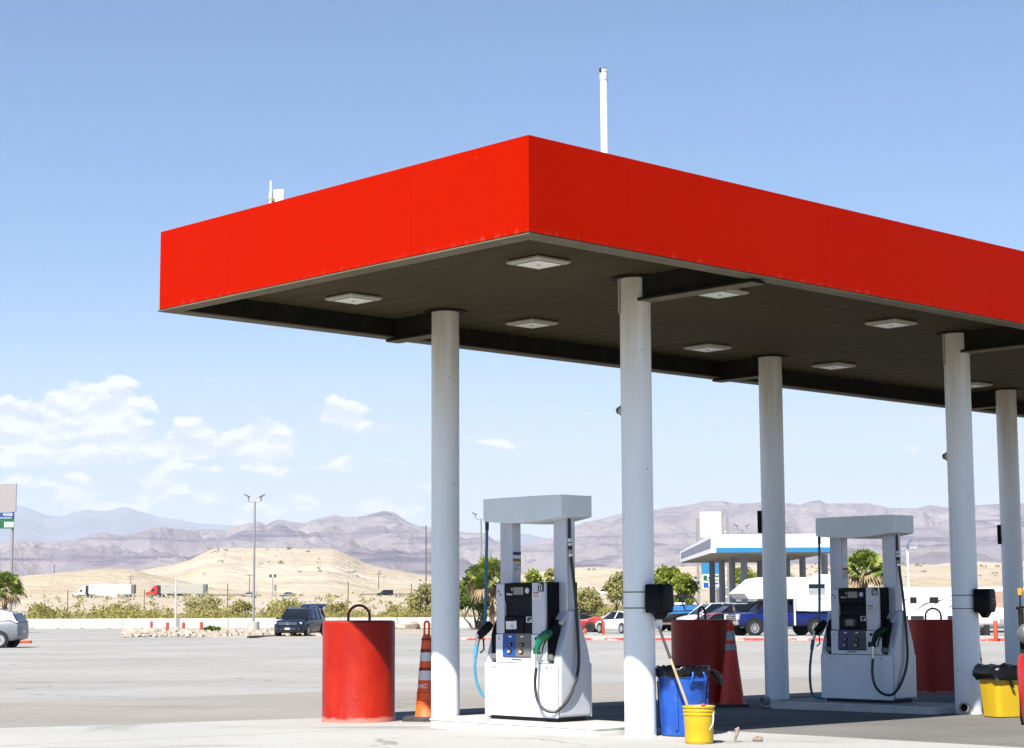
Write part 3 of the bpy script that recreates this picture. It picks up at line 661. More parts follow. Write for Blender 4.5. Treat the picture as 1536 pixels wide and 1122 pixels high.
    for s in (-1, 1):
        cx = s * .415; pyl(cx, s)
        # side wing seen from the end: curves from the upright out to the cabinet corners
        pf = [(.055, -.185), (.075, -.20), (.30, -.203), (.58, -.198), (.66, -.188), (.74, -.168), (.82, -.142), (.90, -.110), (.98, -.079), (1.05, -.055), (1.11, -.041), (1.16, -.0365)]
        poly = [(y, z) for z, y in pf] + [(.06 - y, z) for z, y in reversed(pf)]
        wing = MB().prism(poly, 'x', .46, .572) if s > 0 else MB().prism(poly, 'x', -.572, -.46)
        wing.build('side_wing', m_dg, t, bev=.02, seg=3)
        MB().prism([(.0, 0), (.03, .0), (.56, 0)], 'y', 0, .001) if False else None
        # nozzle bay
        by = FY + .006
        MB().prism([(by + .10, .63), (by + .015, .66), (by + .01, .90), (by + .06, 1.02), (by + .12, 1.06), (by + .14, .63)], 'x', min(s * .398, s * .468), max(s * .398, s * .468)).build('nozzle_bay', m_bez, t, bev=.004)
        MB().prism([(by + .10, 1.03), (by + .185, 1.135), (by + .20, 1.09), (by + .125, 1.0)], 'x', min(s * .39, s * .515), max(s * .39, s * .515)).build('bay_hood', m_dg, t, bev=.005)
        MB().prism([(by - .005, .64), (by + .09, .61), (by + .09, .655), (by + .0, .70)], 'x', min(s * .39, s * .475), max(s * .39, s * .475)).build('boot_lip', m_gray, t, bev=.006)
    # header cap: bowed plan, belly hanging lower in the middle
    secs = []
    for k in range(25):
        a = -1 + 2 * k / 24; x = a * .605; bow = .055 * (1 - a * a); zb = 2.128 - .040 * (1 - a * a) + (.012 * a if a > 0 else 0)
        y0 = -.20 - bow; y1 = .26 + bow
        secs.append([(x, y0, zb), (x, y0, 2.365), (x, y1, 2.365), (x, y1, zb)])
    MB().loft(secs).build('header_cap', m_dcap, t, smooth=30, bev=.004)
    # notice on the inner face of the left upright
    nx = -.3138
    for (z0, z1, mm_) in ((1.755, 1.79, m_pblue), (1.722, 1.753, m_paper), (1.685, 1.715, m_orange), (1.57, 1.684, m_paper)):
        if not paper and mm_ is m_pblue: continue
        if not paper and z0 > 1.72: continue
        no = MB().box(nx, nx + .0022, -.03, .09, z0, z1).build('notice_sticker', mm_, t)
    for k in range(5): MB().box(nx + .0024, nx + .0034, -.02, .045 + .03 * (k % 2), 1.585 + .018 * k, 1.591 + .018 * k).build('notice_line', m_ink, t)
    rg = MB(); rg.tube([(nx + .004, .065 + .018 * math.cos(a_), 1.655 + .018 * math.sin(a_)) for a_ in [i * math.pi / 8 for i in range(16)]], .0025, 5, closed=True); rg.build('no_smoking_ring', m_red, t)
    # right hand nozzle and black hose
    def spline(P, n=40):
        P = [Vector(p) for p in P]; out = []
        Q = [P[0]] + P + [P[-1]]
        for i in range(len(P) - 1):
            for k in range(n // (len(P) - 1) + 1):
                u = k / (n // (len(P) - 1) + 1); a, b_, c, d = Q[i], Q[i + 1], Q[i + 2], Q[i + 3]
                out.append(.5 * ((2 * b_) + (c - a) * u + (2 * a - 5 * b_ + 4 * c - d) * u * u + (3 * b_ - a - 3 * c + d) * u ** 3))
        return out + [P[-1]]
    def nozzle(x, mcol, tilt):
        nz = MB().tube([(x, FY + .03, .925), (x, FY - .035, .900), (x + tilt * .6, FY - .075, .855), (x + tilt, FY - .08, .79), (x + tilt * 1.3, FY - .075, .715)], [.040, .052, .046, .032, .029], 12).build('nozzle', mcol, t)
        MB().tube([(x - .002, FY + .03, .925), (x + .01, FY + .09, .965)], [.017, .015], 10).build('spout', m_chrome, nz)
        MB().tube([(x + tilt * .2 + .03, FY - .04, .86), (x + tilt + .052, FY - .055, .78), (x + tilt + .045, FY - .06, .72), (x + tilt * 1.3 + .005, FY - .07, .70)], .008, 6).build('trigger_guard', m_bez, nz)
        MB().tube([(x + tilt * 1.3, FY - .075, .716), (x + tilt * 1.35, FY - .075, .64), (x + tilt * 1.4, FY - .075, .56)], [.02, .022, .019], 10).build('swivel', m_chrome, nz)
        return Vector((x + tilt * 1.4, FY - .075, .56))
    e = nozzle(.425, m_green if paper else mat('nozzle_dark_green', (.0, .045, .02), .4, spec=.2), -.075)
    top = Vector((.525, .0, 2.12))
    hp = spline([top, (.535, .0, 1.8), (.575, .03, 1.3), (.602, .04, .8), (.607, .03, .55), (.605, -.04, .36), (.585, -.14, .2), (.55, -.25, .115), (.45, -.31, .13), (.36, -.325, .22), (.315, -.32, .38), e], 66)
    hs = MB().tube(hp, .0165, 10).build('hose', m_rubber, t)
    for (z0, z1, mm_) in ((1.875, 1.91, m_paper), (1.835, 1.865, m_chrome), (1.80, 1.83, m_ink), (1.76, 1.79, m_btn), (1.72, 1.755, m_chrome)):
        def onh(z): return min(hp[:20], key=lambda p: abs(p.z - z))
        x_ = .5325 + (1.82 - z0) * .06; y_ = .0
        MB().lathe([(.0225, z0), (.024, z0 + .004), (.024, z1 - .004), (.0225, z1)], 12, Matrix.Translation((x_, y_, 0))).build('breakaway_ring', mm_, hs)
    # left hand (far side grade) blue hose
    bl = m_bhose
    hp2 = spline([(-.565, FY + .05, 2.13), (-.572, FY + .045, 1.7), (-.582, FY + .04, 1.2), (-.585, FY + .03, .98)], 16)
    h2 = MB().tube(hp2, .0165, 10).build('hose', bl, t); MB().tube([(-.565, FY + .05, 2.14), (-.567, FY + .05, 2.03)], .021, 10).build('hose_sleeve', m_rubber, h2)
    nz = MB().tube([(-.50, FY + .05, 1.02), (-.535, FY + .0, .96), (-.585, FY - .035, .90), (-.605, FY - .04, .86)], [.035, .052, .048, .03], 10).build('nozzle', m_blackpl, t)
    MB().tube([(-.60, FY - .045, .895), (-.60, FY - .075, .885)], [.03, .026], 10).build('nozzle_guard', m_paper, nz)
    MB().tube([(-.605, FY - .04, .87), (-.63, FY - .05, .77)], [.022, .02], 10).build('swivel', m_chrome, nz)
    MB().tube([(-.555, FY - .02, .86), (-.545, FY - .02, .74), (-.585, FY - .035, .70)], .009, 6).build('trigger_guard', m_bez, nz)
    MB().tube(spline([(-.628, FY - .05, .79), (-.655, FY - .05, .66)], 6), .024, 10).build('hose_sleeve', m_bh2 if paper else m_bhose, t)
    hp3 = spline([(-.65, FY - .05, .68), (-.672, FY - .04, .52), (-.675, FY + .0, .36), (-.64, FY + .06, .24), (-.57, FY + .12, .22)], 24) if paper else spline([(-.65, FY - .05, .68), (-.70, FY - .04, .40), (-.72, FY + .0, .14), (-.68, FY + .04, .045), (-.57, FY + .08, .03)], 24)
    MB().tube(hp3, .0165, 10).build('hose', m_bh2 if paper else m_bhose, t)
    return t
pz = W(3.24, 3.27); pz.z = gz(pz.y) + .012 + IH + .007
dispenser('sunlit fuel dispenser marked 11 with white paper taped over its screen', pz, '11', True, False)
pz = W(9.16, 3.25); pz.z = gz(pz.y) + .012 + IH + .007
dispenser('shaded fuel dispenser marked 10 with dark nozzle, right of the middle', pz, '10', False, True)
# ================================================================== things around the pumps
m_boll, t, bb = base_mat('red_bollard_paint'); o = N(t, 'ShaderNodeTexCoord').outputs['Object']
sp = N(t, 'ShaderNodeSeparateXYZ'); L(t, o, sp.inputs[0]); z = sp.outputs[2]
c = MIX(t, MR(t, NOI(t, VM(t, 'MULTIPLY', o, (1, 1, .6)), 2.4, 7, .65), .32, .70), (.235, .0045, .0008), (.315, .014, .002))
c = MIX(t, MA(t, 'MULTIPLY', MR(t, NOI(t, VM(t, 'MULTIPLY', o, (6, 6, 1)), 3.5, 6, .6), .56, .78), .30), c, (.38, .055, .02))
f = MR(t, MA(t, 'ADD', z, MA(t, 'MULTIPLY', NOI(t, o, 5, 5, .6), -.11)), -.03, .012, 1., 0.)
c = MIX(t, MA(t, 'MULTIPLY', f, .8), c, (.45, .19, .15))
f = MR(t, NOI(t, o, 34, 2, .5), .755, .78); c = MIX(t, MA(t, 'MULTIPLY', f, .75), c, (.5, .38, .32))
L(t, c, bb.inputs['Base Color']); bb.inputs['Roughness'].default_value = .45; bb.inputs['Specular IOR Level'].default_value = .25
bn = N(t, 'ShaderNodeBump', i={'Strength': .35, 'Distance': .008}); L(t, NOI(t, o, 16, 6, .6), bn.inputs['Height']); L(t, bn.outputs[0], bb.inputs['Normal'])
m_loop = mat('dark_red_rod', (.16, .014, .010), .5, var=.2)
def bollard(label, loc, lr, rad=.425, hgt_=1.16):
    t = thing('bollard', label, 'bollard', loc, 0., 'large red guard bollards')
    MB().lathe([(rad + .006, 0), (rad + .004, .05), (rad, .06), (rad, hgt_ - .02), (rad - .015, hgt_), (rad - .05, hgt_ + .004), (0, hgt_ + .006)], 64).build('drum', m_boll, t)
    lp = [(-.125, 0, 1.12), (-.125, 0, 1.20)] + [(-.125 * math.cos(a), 0, 1.215 + .125 * math.sin(a)) for a in [math.pi * k / 14 for k in range(15)]] + [(.125, 0, 1.20), (.125, 0, 1.12)]
    l = MB().tube(lp, .016, 10).build('lifting_loop', m_loop, t); l.rotation_euler = (0, 0, lr)
    return t
bollard('sunlit red drum bollard on the left with a diagonal shadow across it', onapron(3.1, 6.1), R(8))
p = gp(1052, 1052); p = Vector((2.60, 26.1, gz(26.1) + .012)); bollard('dark shaded red drum bollard behind the blue bin', p, R(62))
p = Vector((6.72, 30.3, gz(30.3) + .0)); bollard('shaded red drum bollard behind the pump marked 10', p, R(0))
# cones
m_or = mat('cone_orange', (1.45, .19, .03), .5, var=.12, vs=8, dirt=.25, dcol=(.6, .3, .2), ds=7); m_or2 = mat('cone_red_orange', (1.1, .06, .02), .5, var=.12, vs=8)
m_refl = mat('reflective_white', (.86, .86, .86), .4, var=.06, vs=25); m_crub = mat('cone_base_rubber', (.05, .05, .05), .8, var=.3, vs=15, dirt=.4, dcol=(.18, .17, .16), ds=9)
m_cdark = mat('cone_ring', (.34, .030, .012), .5)
def grabber(label, loc, hgt_=1.16, body=None, letters=None):
    body = body or m_or
    t = thing('traffic_cone', label, 'traffic cone', loc, R(-20), 'orange traffic cones by the pumps')
    b = MB().loft([[(x * .24, y * .24, 0) for x, y in ((-1, -.75), (-.75, -1), (.75, -1), (1, -.75), (1, .75), (.75, 1), (-.75, 1), (-1, .75))], [(x * .24, y * .24, .035) for x, y in ((-1, -.75), (-.75, -1), (.75, -1), (1, -.75), (1, .75), (.75, 1), (-.75, 1), (-1, .75))], [(x * .20, y * .20, .055) for x, y in ((-1, -.75), (-.75, -1), (.75, -1), (1, -.75), (1, .75), (.75, 1), (-.75, 1), (-1, .75))]])
    b.build('rubber_base', m_crub, t)
    def rad(z): return .135 - .075 * (z - .05) / .88
    st = MB().lathe([(rad(.05) + .01, .05), (rad(.06), .07), (rad(.20) + .004, .20), (rad(.2) + .012, .205), (rad(.22), .225), (rad(.31) + .003, .31), (rad(.31) + .009, .315), (rad(.33), .335), (rad(.93), .93), (rad(.93) - .02, .95)], 28).build('cone_body', body, t)
    for (z0, z1, mm) in ((.47, .58, m_refl), (.69, .79, m_refl), (.58, .615, m_cdark), (.79, .83, m_cdark), (.93, .955, m_cdark)):
        MB().lathe([(rad(z0) + .003, z0), (rad(z1) + .003, z1)], 28, cap=False).build('reflective_band' if mm is m_refl else 'ridge', mm, st)
    hd = MB().tube([(-.030, 0, .94), (-.028, 0, 1.10)] + [(-.028 * math.cos(a), 0, 1.12 + .028 * math.sin(a)) for a in [math.pi * k / 8 for k in range(9)]] + [(.028, 0, 1.10), (.030, 0, .94)], .014, 8)
    hd.build('handle', body, t); MB().lathe([(.055, .945), (.05, .975), (.035, 1.0)], 16).build('handle_root', body, t)
    if letters:
        lo = text_part(letters, .075, m_refl, st, (.0, -.1085, .40), (R(86), 0, R(12)), sx=.75)
    return t
grabber('orange grabber cone with two white bands half hidden behind the left column', gp(640, 1081, .016), letters='HRC')
p = gp(1477, 1048); p = Vector((6.42, 26.4, gz(26.4) + .012)); grabber('red grabber cone behind the yellow bin and the right column', p, body=m_or2)
p = Vector((2.935, 25.6, gz(25.6) + .016))
t = thing('traffic_cone', 'tall shaded cone with two grey bands beside the middle red bollard', 'traffic cone', p, 0., 'orange traffic cones by the pumps')
MB().box(-.21, .21, -.21, .21, 0, .035).build('rubber_base', m_crub, t, bev=.015)
def rad(z): return .17 - .125 * (z - .035) / 1.0
bd = MB().lathe([(.185, .035), (rad(.06), .06), (rad(1.0), 1.0), (.038, 1.03), (.05, 1.05), (.052, 1.085), (.036, 1.11), (.03, 1.115)], 28).build('cone_body', m_or2, t)
for (a, c) in ((.75, .835), (.88, 1.0)): MB().lathe([(rad(a) + .003, a), (rad(c) + .003, c)], 28, cap=False).build('reflective_band', mat('reflective_grey', (.5, .52, .56), .4, var=.2, vs=20, dirt=.3), bd)
# blue wheel-less bin with liner
m_bluep = mat('blue_plastic', (.012, .10, .52), .42, var=.08, vs=4, dirt=.15, dcol=(.3, .4, .6), ds=12); m_bag = mat('black_bag', (.006, .006, .007), .25, var=.3, spec=.3)
def crumple(secs, seed, amp):
    out = []
    for i, s_ in enumerate(secs):
        out.append([tuple(Vector(p) + Vector((noise.noise((p[0] * 16, p[1] * 16, p[2] * 22 + seed)), noise.noise((p[0] * 16 + 9, p[1] * 16, p[2] * 22 + seed)), noise.noise((p[0] * 19, p[1] * 19 + 5, p[2] * 14 + seed)))) * amp) for p in s_])
    return out
def ring(rx, ry, z, n=36): return [(rx * math.cos(2 * math.pi * k / n), ry * math.sin(2 * math.pi * k / n), z) for k in range(n)]
p = W(3.62, 1.52); p = gp(1026, 1105, .016); p.y += .2; p.x += .015
bc = thing('trash_bin', 'round blue plastic bin lined with a black bag beside the tall column', 'bin', p, YAW, 'bins lined with black bags')
MB().loft([ring(.215, .215, 0), ring(.225, .225, .01), ring(.245, .245, .42), ring(.252, .252, .56), ring(.252, .252, .575), ring(.262, .262, .58), ring(.262, .262, .66), ring(.25, .25, .665)]).build('body', m_bluep, bc)
for a in (R(205), R(300), R(25), R(120)):
    cdir = Vector((math.cos(a), math.sin(a), 0)); mm = Matrix.Rotation(a, 4, 'Z')
    MB().prism([(.232, .06), (.243, .06), (.266, .54), (.25, .54)], 'y', -.018, .018, mm).build('rib', m_bluep, bc, bev=.006)
for a in (R(255), R(75)):
    mm = Matrix.Rotation(a, 4, 'Z')
    hd = MB().tube([mm @ Vector(q) for q in ((.255, -.085, .50), (.285, -.085, .55), (.288, -.07, .61), (.275, -.06, .635))], .013, 8)
    hd.tube([mm @ Vector(q) for q in ((.255, .085, .50), (.285, .085, .55), (.288, .07, .61), (.275, .06, .635))], .013, 8)
    hd.box(.262, .292, -.085, .085, .545, .575, mm); hd.build('handle', m_bluep, bc, bev=.004)
secs = crumple([ring(.272, .272, .595, 60), ring(.278, .278, .62, 60), ring(.277, .277, .66, 60), ring(.268, .268, .685, 60), ring(.25, .25, .69, 60), ring(.235, .235, .66, 60), ring(.22, .22, .45, 60)], 1.5, .020)
bg_ = MB().loft(secs, cap=False).build('bag', m_bag, bc, smooth=70)
tail = crumple([[(Vector(q) * 1.0)[:] for q in [(.26 + dx + .055 * s0 * math.cos(a), -.10 + .05 * s0 * math.sin(a) - dx * .5, zz) for a in [2 * math.pi * k / 10 for k in range(10)]]] for (dx, zz, s0) in ((-.02, .66, 1.1), (.05, .64, 1.), (.10, .60, .75), (.12, .55, .55), (.13, .52, .8), (.135, .49, .5))], 4., .02)
MB().loft(tail).build('bag_knot', m_bag, bc, smooth=70)
# yellow bucket and squeegee
m_yel = mat('yellow_plastic', (.80, .52, .012), .4, var=.05, vs=5, dirt=.12, dcol=(.45, .33, .1), ds=9); m_bail = mat('white_bail', (.75, .75, .72), .4)
p = gp(1050.5, 1116, .016); p.y += .10
bk = thing('bucket', 'yellow plastic pail with ribbed rim standing before the blue bin', 'bucket', p, R(-35))
MB().lathe([(.128, 0), (.132, .006), (.143, .265), (.150, .268), (.150, .276), (.1445, .279), (.146, .30), (.152, .303), (.152, .311), (.146, .314), (.147, .335), (.155, .338), (.155, .350), (.149, .352), (.144, .345), (.134, .02), (0, .02)], 48).build('body', m_yel, bk)
MB().tube([(.150 * math.cos(R(10)), .02, .29), (.165, -.015, .275), (.185, -.05, .235), (.19, -.075, .19), (.178, -.09, .155), (.165, -.09, .14)], .006, 8).build('bail_handle', m_bail, bk)
MB().lathe([(.014, 0), (.014, .012)], 12, Matrix.Translation((.146, .02, .29)) @ Matrix.Rotation(R(90), 4, 'Y')).build('bail_ear', m_yel, bk)
MB().loft([ring(.136, .136, .20), ring(.1, .1, .201)]).build('water', mat('dirty_water', (.10, .10, .09), .1), bk)
m_wood = mat('bare_wood', (.50, .36, .19), .6, var=.25, vs=4, stretch=(1, 1, .2)); m_burn = mat('dark_grip', (.035, .03, .025), .6)
b0, b1 = Vector((bk.location.x - .0, bk.location.y + .02, bk.location.z + .06)), aty(988, 940, 18.62)
sq = thing('squeegee', 'long wooden handled squeegee leaning from the yellow pail to the column', 'squeegee', b0)
dv = b1 - b0
MB().tube([Vector((0, 0, 0)), dv * .70], .013, 10).build('pole', m_wood, sq)
MB().tube([dv * .701, dv * 1.0], [.015, .014], 10).build('grip', m_burn, sq)
MB().cbox((0, 0, .02), (.22, .035, .03), .3).build('head', mat('red_squeegee_head', (.5, .05, .05), .5), sq, bev=.004)
MB().tube([(.02, -.07, .33 - .06 + .03), (.055, -.085, .33 - .06 + .03)], .014, 8).build('red_clip', m_red, sq)
# paper towel boxes strapped to two columns
def towel(label, ci, ang, paper):
    co = cols[ci, 0]; base = W(U_COL[ci], V_COL[0]); zz = gz(base.y) + .012
    # world direction of mounting
    a = ang; dirw = Vector((math.cos(a), math.sin(a), 0)); pos = Vector((base.x, base.y, zz + 1.23)) + dirw * (RC + .008)
    t = thing('towel_dispenser', label, 'towel dispenser', pos, a, 'black paper towel boxes on the columns')
    # local x points away from the column
    secs = []
    for (z, w, d0) in ((0., .105, .17), (.012, .122, .19), (.10, .128, .20), (.27, .122, .192), (.288, .11, .18)):
        n_ = 8; pts = [(0, -w, z)] + [(d0 - (w * .55) + w * .55 * math.sin(R(90 * k / n_)), -w + w * .3 * (1 - math.cos(R(90 * k / n_))) * 0 - 0 + 0, z) for k in range(0)]
        r = .05
        pts = [(0, -w, z), (d0 - r, -w, z)] + [(d0 - r + r * math.sin(R(18 * k)), -w + r - r * math.cos(R(18 * k)), z) for k in range(1, 6)] + [(d0 - r + r * math.cos(R(18 * k)), w - r + r * math.sin(R(18 * k)), z) for k in range(0, 5)] + [(d0 - r, w, z), (0, w, z)]
        secs.append(pts)
    bx = MB().loft(secs).build('cover', m_blackpl, t, smooth=50)
    MB().loft([[(.03 , -.07, 0.), (.15, -.07, 0), (.15, .07, 0), (.03, .07, 0)], [(.05, -.045, -.045), (.13, -.045, -.045), (.13, .045, -.045), (.05, .045, -.045)], [(.06, -.03, -.065), (.12, -.03, -.065), (.12, .03, -.065), (.06, .03, -.065)]]).build('outlet', m_blackpl, t, bev=.006)
    MB().box(-.008, .002, -.11, .11, .01, .27).build('back_plate', m_dark, t)
    if paper:
        pa_ = MB().loft([[(.06, -.012, -.055), (.10, .012, -.055), (.101, .012, -.055), (.061, -.012, -.055)], [(.05, -.04, -.10), (.10, .035, -.10), (.101, .036, -.10), (.051, -.039, -.10)], [(.055, -.055, -.155), (.09, .02, -.165), (.091, .021, -.165), (.056, -.054, -.155)]])
        pa_.build('paper', m_paper, t, smooth=0)
    else:
        MB().box(.196, .201, .04, .085, .15, .158).build('badge', m_galv, t); MB().lathe([(.006, 0), (.006, .003)], 8, Matrix.Translation((.199, -.005, .16)) @ Matrix.Rotation(R(90), 4, 'Y')).build('lock', m_galv, t); MB().lathe([(.006, 0), (.006, .003)], 8, Matrix.Translation((.199, -.005, .12)) @ Matrix.Rotation(R(90), 4, 'Y')).build('lock', m_galv, t)
    return t
towel('black towel box on the tall near column with white paper hanging out', 0, R(-40), True)
towel('black towel box on the right hand column above the yellow bin', 1, R(-38), False)
# yellow bin
p = gp(1511, 1077, .016); p.y += .22
yb = thing('trash_bin', 'square yellow bin with black bag folded over its rim at the right edge', 'bin', p, R(20), 'bins lined with black bags')
def rsq(h, z, r=.06, n_=5):
    out = []
    for (sx, sy, a0) in ((1, 1, 0), (-1, 1, 90), (-1, -1, 180), (1, -1, 270)):
        for k in range(n_): a = R(a0 + 90 * k / (n_ - 1)); out.append((sx * (h - r) + r * math.cos(a), sy * (h - r) + r * math.sin(a), z))
    return out
MB().loft([rsq(.16, 0), rsq(.17, .012), rsq(.205, .50), rsq(.222, .502), rsq(.222, .53), rsq(.205, .532)]).build('body', m_yel, yb)
def subdiv(rg, k=3):
    out = []
    for i in range(len(rg)):
        a, c = Vector(rg[i]), Vector(rg[(i + 1) % len(rg)])
        for q in range(k): out.append(tuple(a.lerp(c, q / k)))
    return out
secs = crumple([subdiv(rsq(h, z)) for h, z in ((.232, .44), (.245, .48), (.246, .53), (.235, .575), (.205, .60), (.16, .60), (.10, .585), (.03, .575))], 7., .034)
MB().loft(secs, cap=True).build('bag', m_bag, yb, smooth=70)
MB().loft(crumple([[(-.06 + .02 * math.cos(a) + dx, -.24 + .012 * math.sin(a), zz) for a in [2 * math.pi * k / 8 for k in range(8)]] for dx, zz in ((0, .47), (.03, .42), (.05, .38), (.055, .35))], 2., .012)).build('bag_tail', m_bag, yb, smooth=70)
# red three wheeler cut by the right picture edge
m_redv = mat('red_vehicle_paint', (.55, .02, .015), .3, var=.05, coat=.6); m_tyre = mat('tyre_rubber', (.018, .018, .018), .8, var=.3, vs=20)
p = gp(1538, 1086, .016); p.y += .05
rt = thing('motor_scooter', 'red front mudguard and knobbly tyre of a scooter at the right edge', 'scooter', p, R(0))
ty = MB().lathe([(.17, -.05), (.235, -.055), (.26, -.035), (.265, 0), (.26, .035), (.235, .055), (.17, .05)], 32, Matrix.Translation((.02, .02, .265)) @ Matrix.Rotation(R(75), 4, 'Z') @ Matrix.Rotation(R(90), 4, 'X'), cap=False).build('tyre', m_tyre, rt)
kn = MB(); mm0 = Matrix.Translation((.02, .02, .265)) @ Matrix.Rotation(R(75), 4, 'Z') @ Matrix.Rotation(R(90), 4, 'X')
for k in range(26):
    for s_ in (-.035, 0, .035): kn.cbox((0, 0, 0), (.02, .03, .024), 0, ) if False else kn.box(.258, .274, -.014, .014, s_ - .011, s_ + .011, mm0 @ Matrix.Rotation(2 * math.pi * k / 26, 4, 'Z'))
kn.build('tread', m_tyre, ty)
secs = []
for (z, hx, hy, oy) in ((.0, .085, .05, -.12), (.10, .10, .08, -.12), (.35, .12, .12, -.10), (.55, .115, .13, -.06), (.68, .095, .12, -.02), (.745, .05, .07, 0.)):
    secs.append([(.02 + hx * math.cos(a), oy + hy * math.sin(a) - .10, z + .02) for a in [2 * math.pi * k / 20 for k in range(20)]])
MB().loft(secs).build('front_shell', m_redv, rt, smooth=60)
MB().tube([(0.02, 0, .70), (.03, .06, 1.0), (.03, .08, 1.25)], .03, 10).build('steering_post', m_dark, rt)
hl = MB().lathe([(.0, .0), (.09, .0), (.115, .02), (.12, .05), (.09, .10), (.03, .13)], 28, Matrix.Translation((.06, -.02, .98)) @ Matrix.Rotation(R(90), 4, 'X')).build('headlamp', mat('headlamp_grey', (.30, .31, .31), .3, .6), rt)
MB().tube([(-.02, .06, 1.26), (.03, .08, 1.27), (.35, .10, 1.26)], .014, 8).build('handlebar', m_dark, rt)
MB().tube([(.005, .0, 1.40), (.02, .02, 1.47)], [.02, .035], 8).build('indicator', mat('amber_lens', (.7, .36, .03), .3), rt); MB().tube([(.02, .05, 1.26), (.01, .01, 1.42)], .008, 6).build('indicator_stem', m_dark, rt)
# litter on the slab
m_stick = mat('weathered_wood', (.36, .31, .25), .9, var=.4, vs=30, bump=.5)
p = gp(1102, 1113, .016)
stk = MB().tube([(0, 0, 0), (.012, 0, .05), (.028, .01, .09), (.024, .01, .115), (.045, .012, .135)], [.010, .014, .020, .024, .010], 8).build('stick', m_stick, smooth=50); stk.location = p
tag(stk, 'short pale broken stick standing out of a crack in the slab', 'stick')
p = gp(1137, 1112, .016)
rk = MB(); rk.lathe([(.0, -.003), (.045, 0), (.055, .025), (.045, .05), (.02, .058), (0, .056)], 9)
rk.v = [tuple(Vector(v) * (1 + .35 * noise.noise((v[0] * 30, v[1] * 30, v[2] * 40)))) for v in rk.v]
rko = rk.build('rock', mat('brown_rock', (.34, .27, .21), .9, var=.4, vs=25, bump=.6), smooth=25); rko.location = p; rko.scale = (1.0, .8, .8)
tag(rko, 'small brown stone lying on the slab right of the stick', 'rock')
# ================================================================== vehicles
m_glass = mat('car_glass', (.010, .014, .018), .08, var=.1, spec=.4); m_arch = mat('wheel_arch', (.01, .01, .01), .9)
m_trim = mat('car_trim', (.012, .012, .013), .5); m_lens = mat('headlamp_lens', (.62, .66, .70), .15, coat=.6); m_tail = mat('tail_lens', (.35, .01, .01), .2, coat=.5)
m_rimd = mat('dark_rim', (.05, .05, .055), .35, .6); m_rims = mat('alloy_rim', (.62, .63, .65), .3, .6)
def wheel(parent, x, y, r, wd, rim, spokes=8, n_=22):
    s = 1 if y > 0 else -1
    mm = Matrix.Translation((x, y, r)) @ Matrix.Rotation(-R(90) * s, 4, 'X')
    w_ = MB().lathe([(r * .62, -wd / 2), (r * .93, -wd / 2), (r, -wd * .3), (r, wd * .3), (r * .93, wd / 2), (r * .68, wd / 2), (r * .62, wd * .35)], n_, mm, cap=False).build('wheel', m_tyre, parent)
    q = MB().lathe([(r * .66, wd * .30), (r * .66, wd * .47), (r * .60, wd * .47), (r * .57, wd * .22), (0, wd * .2)], n_, mm, cap=False)
    for k in range(spokes):
        q.box(r * .08, r * .60, -r * .055, r * .055, wd * .2, wd * .42, mm @ Matrix.Rotation(2 * math.pi * k / spokes, 4, 'Z'))
    q.lathe([(r * .16, wd * .2), (r * .15, wd * .45), (0, wd * .46)], 10, mm)
    q.build('rim', rim, w_)
    return w_
def sect(x, zl, zh, hw):
    dz = zh - zl
    return [(x, -hw * .90, zl), (x, -hw * .985, zl + dz * .12), (x, -hw, zl + dz * .45), (x, -hw * .985, zl + dz * .78), (x, -hw * .93, zl + dz * .95), (x, -hw * .70, zh), (x, 0, zh + .012),
            (x, hw * .70, zh), (x, hw * .93, zl + dz * .95), (x, hw * .985, zl + dz * .78), (x, hw, zl + dz * .45), (x, hw * .985, zl + dz * .12), (x, hw * .90, zl)]
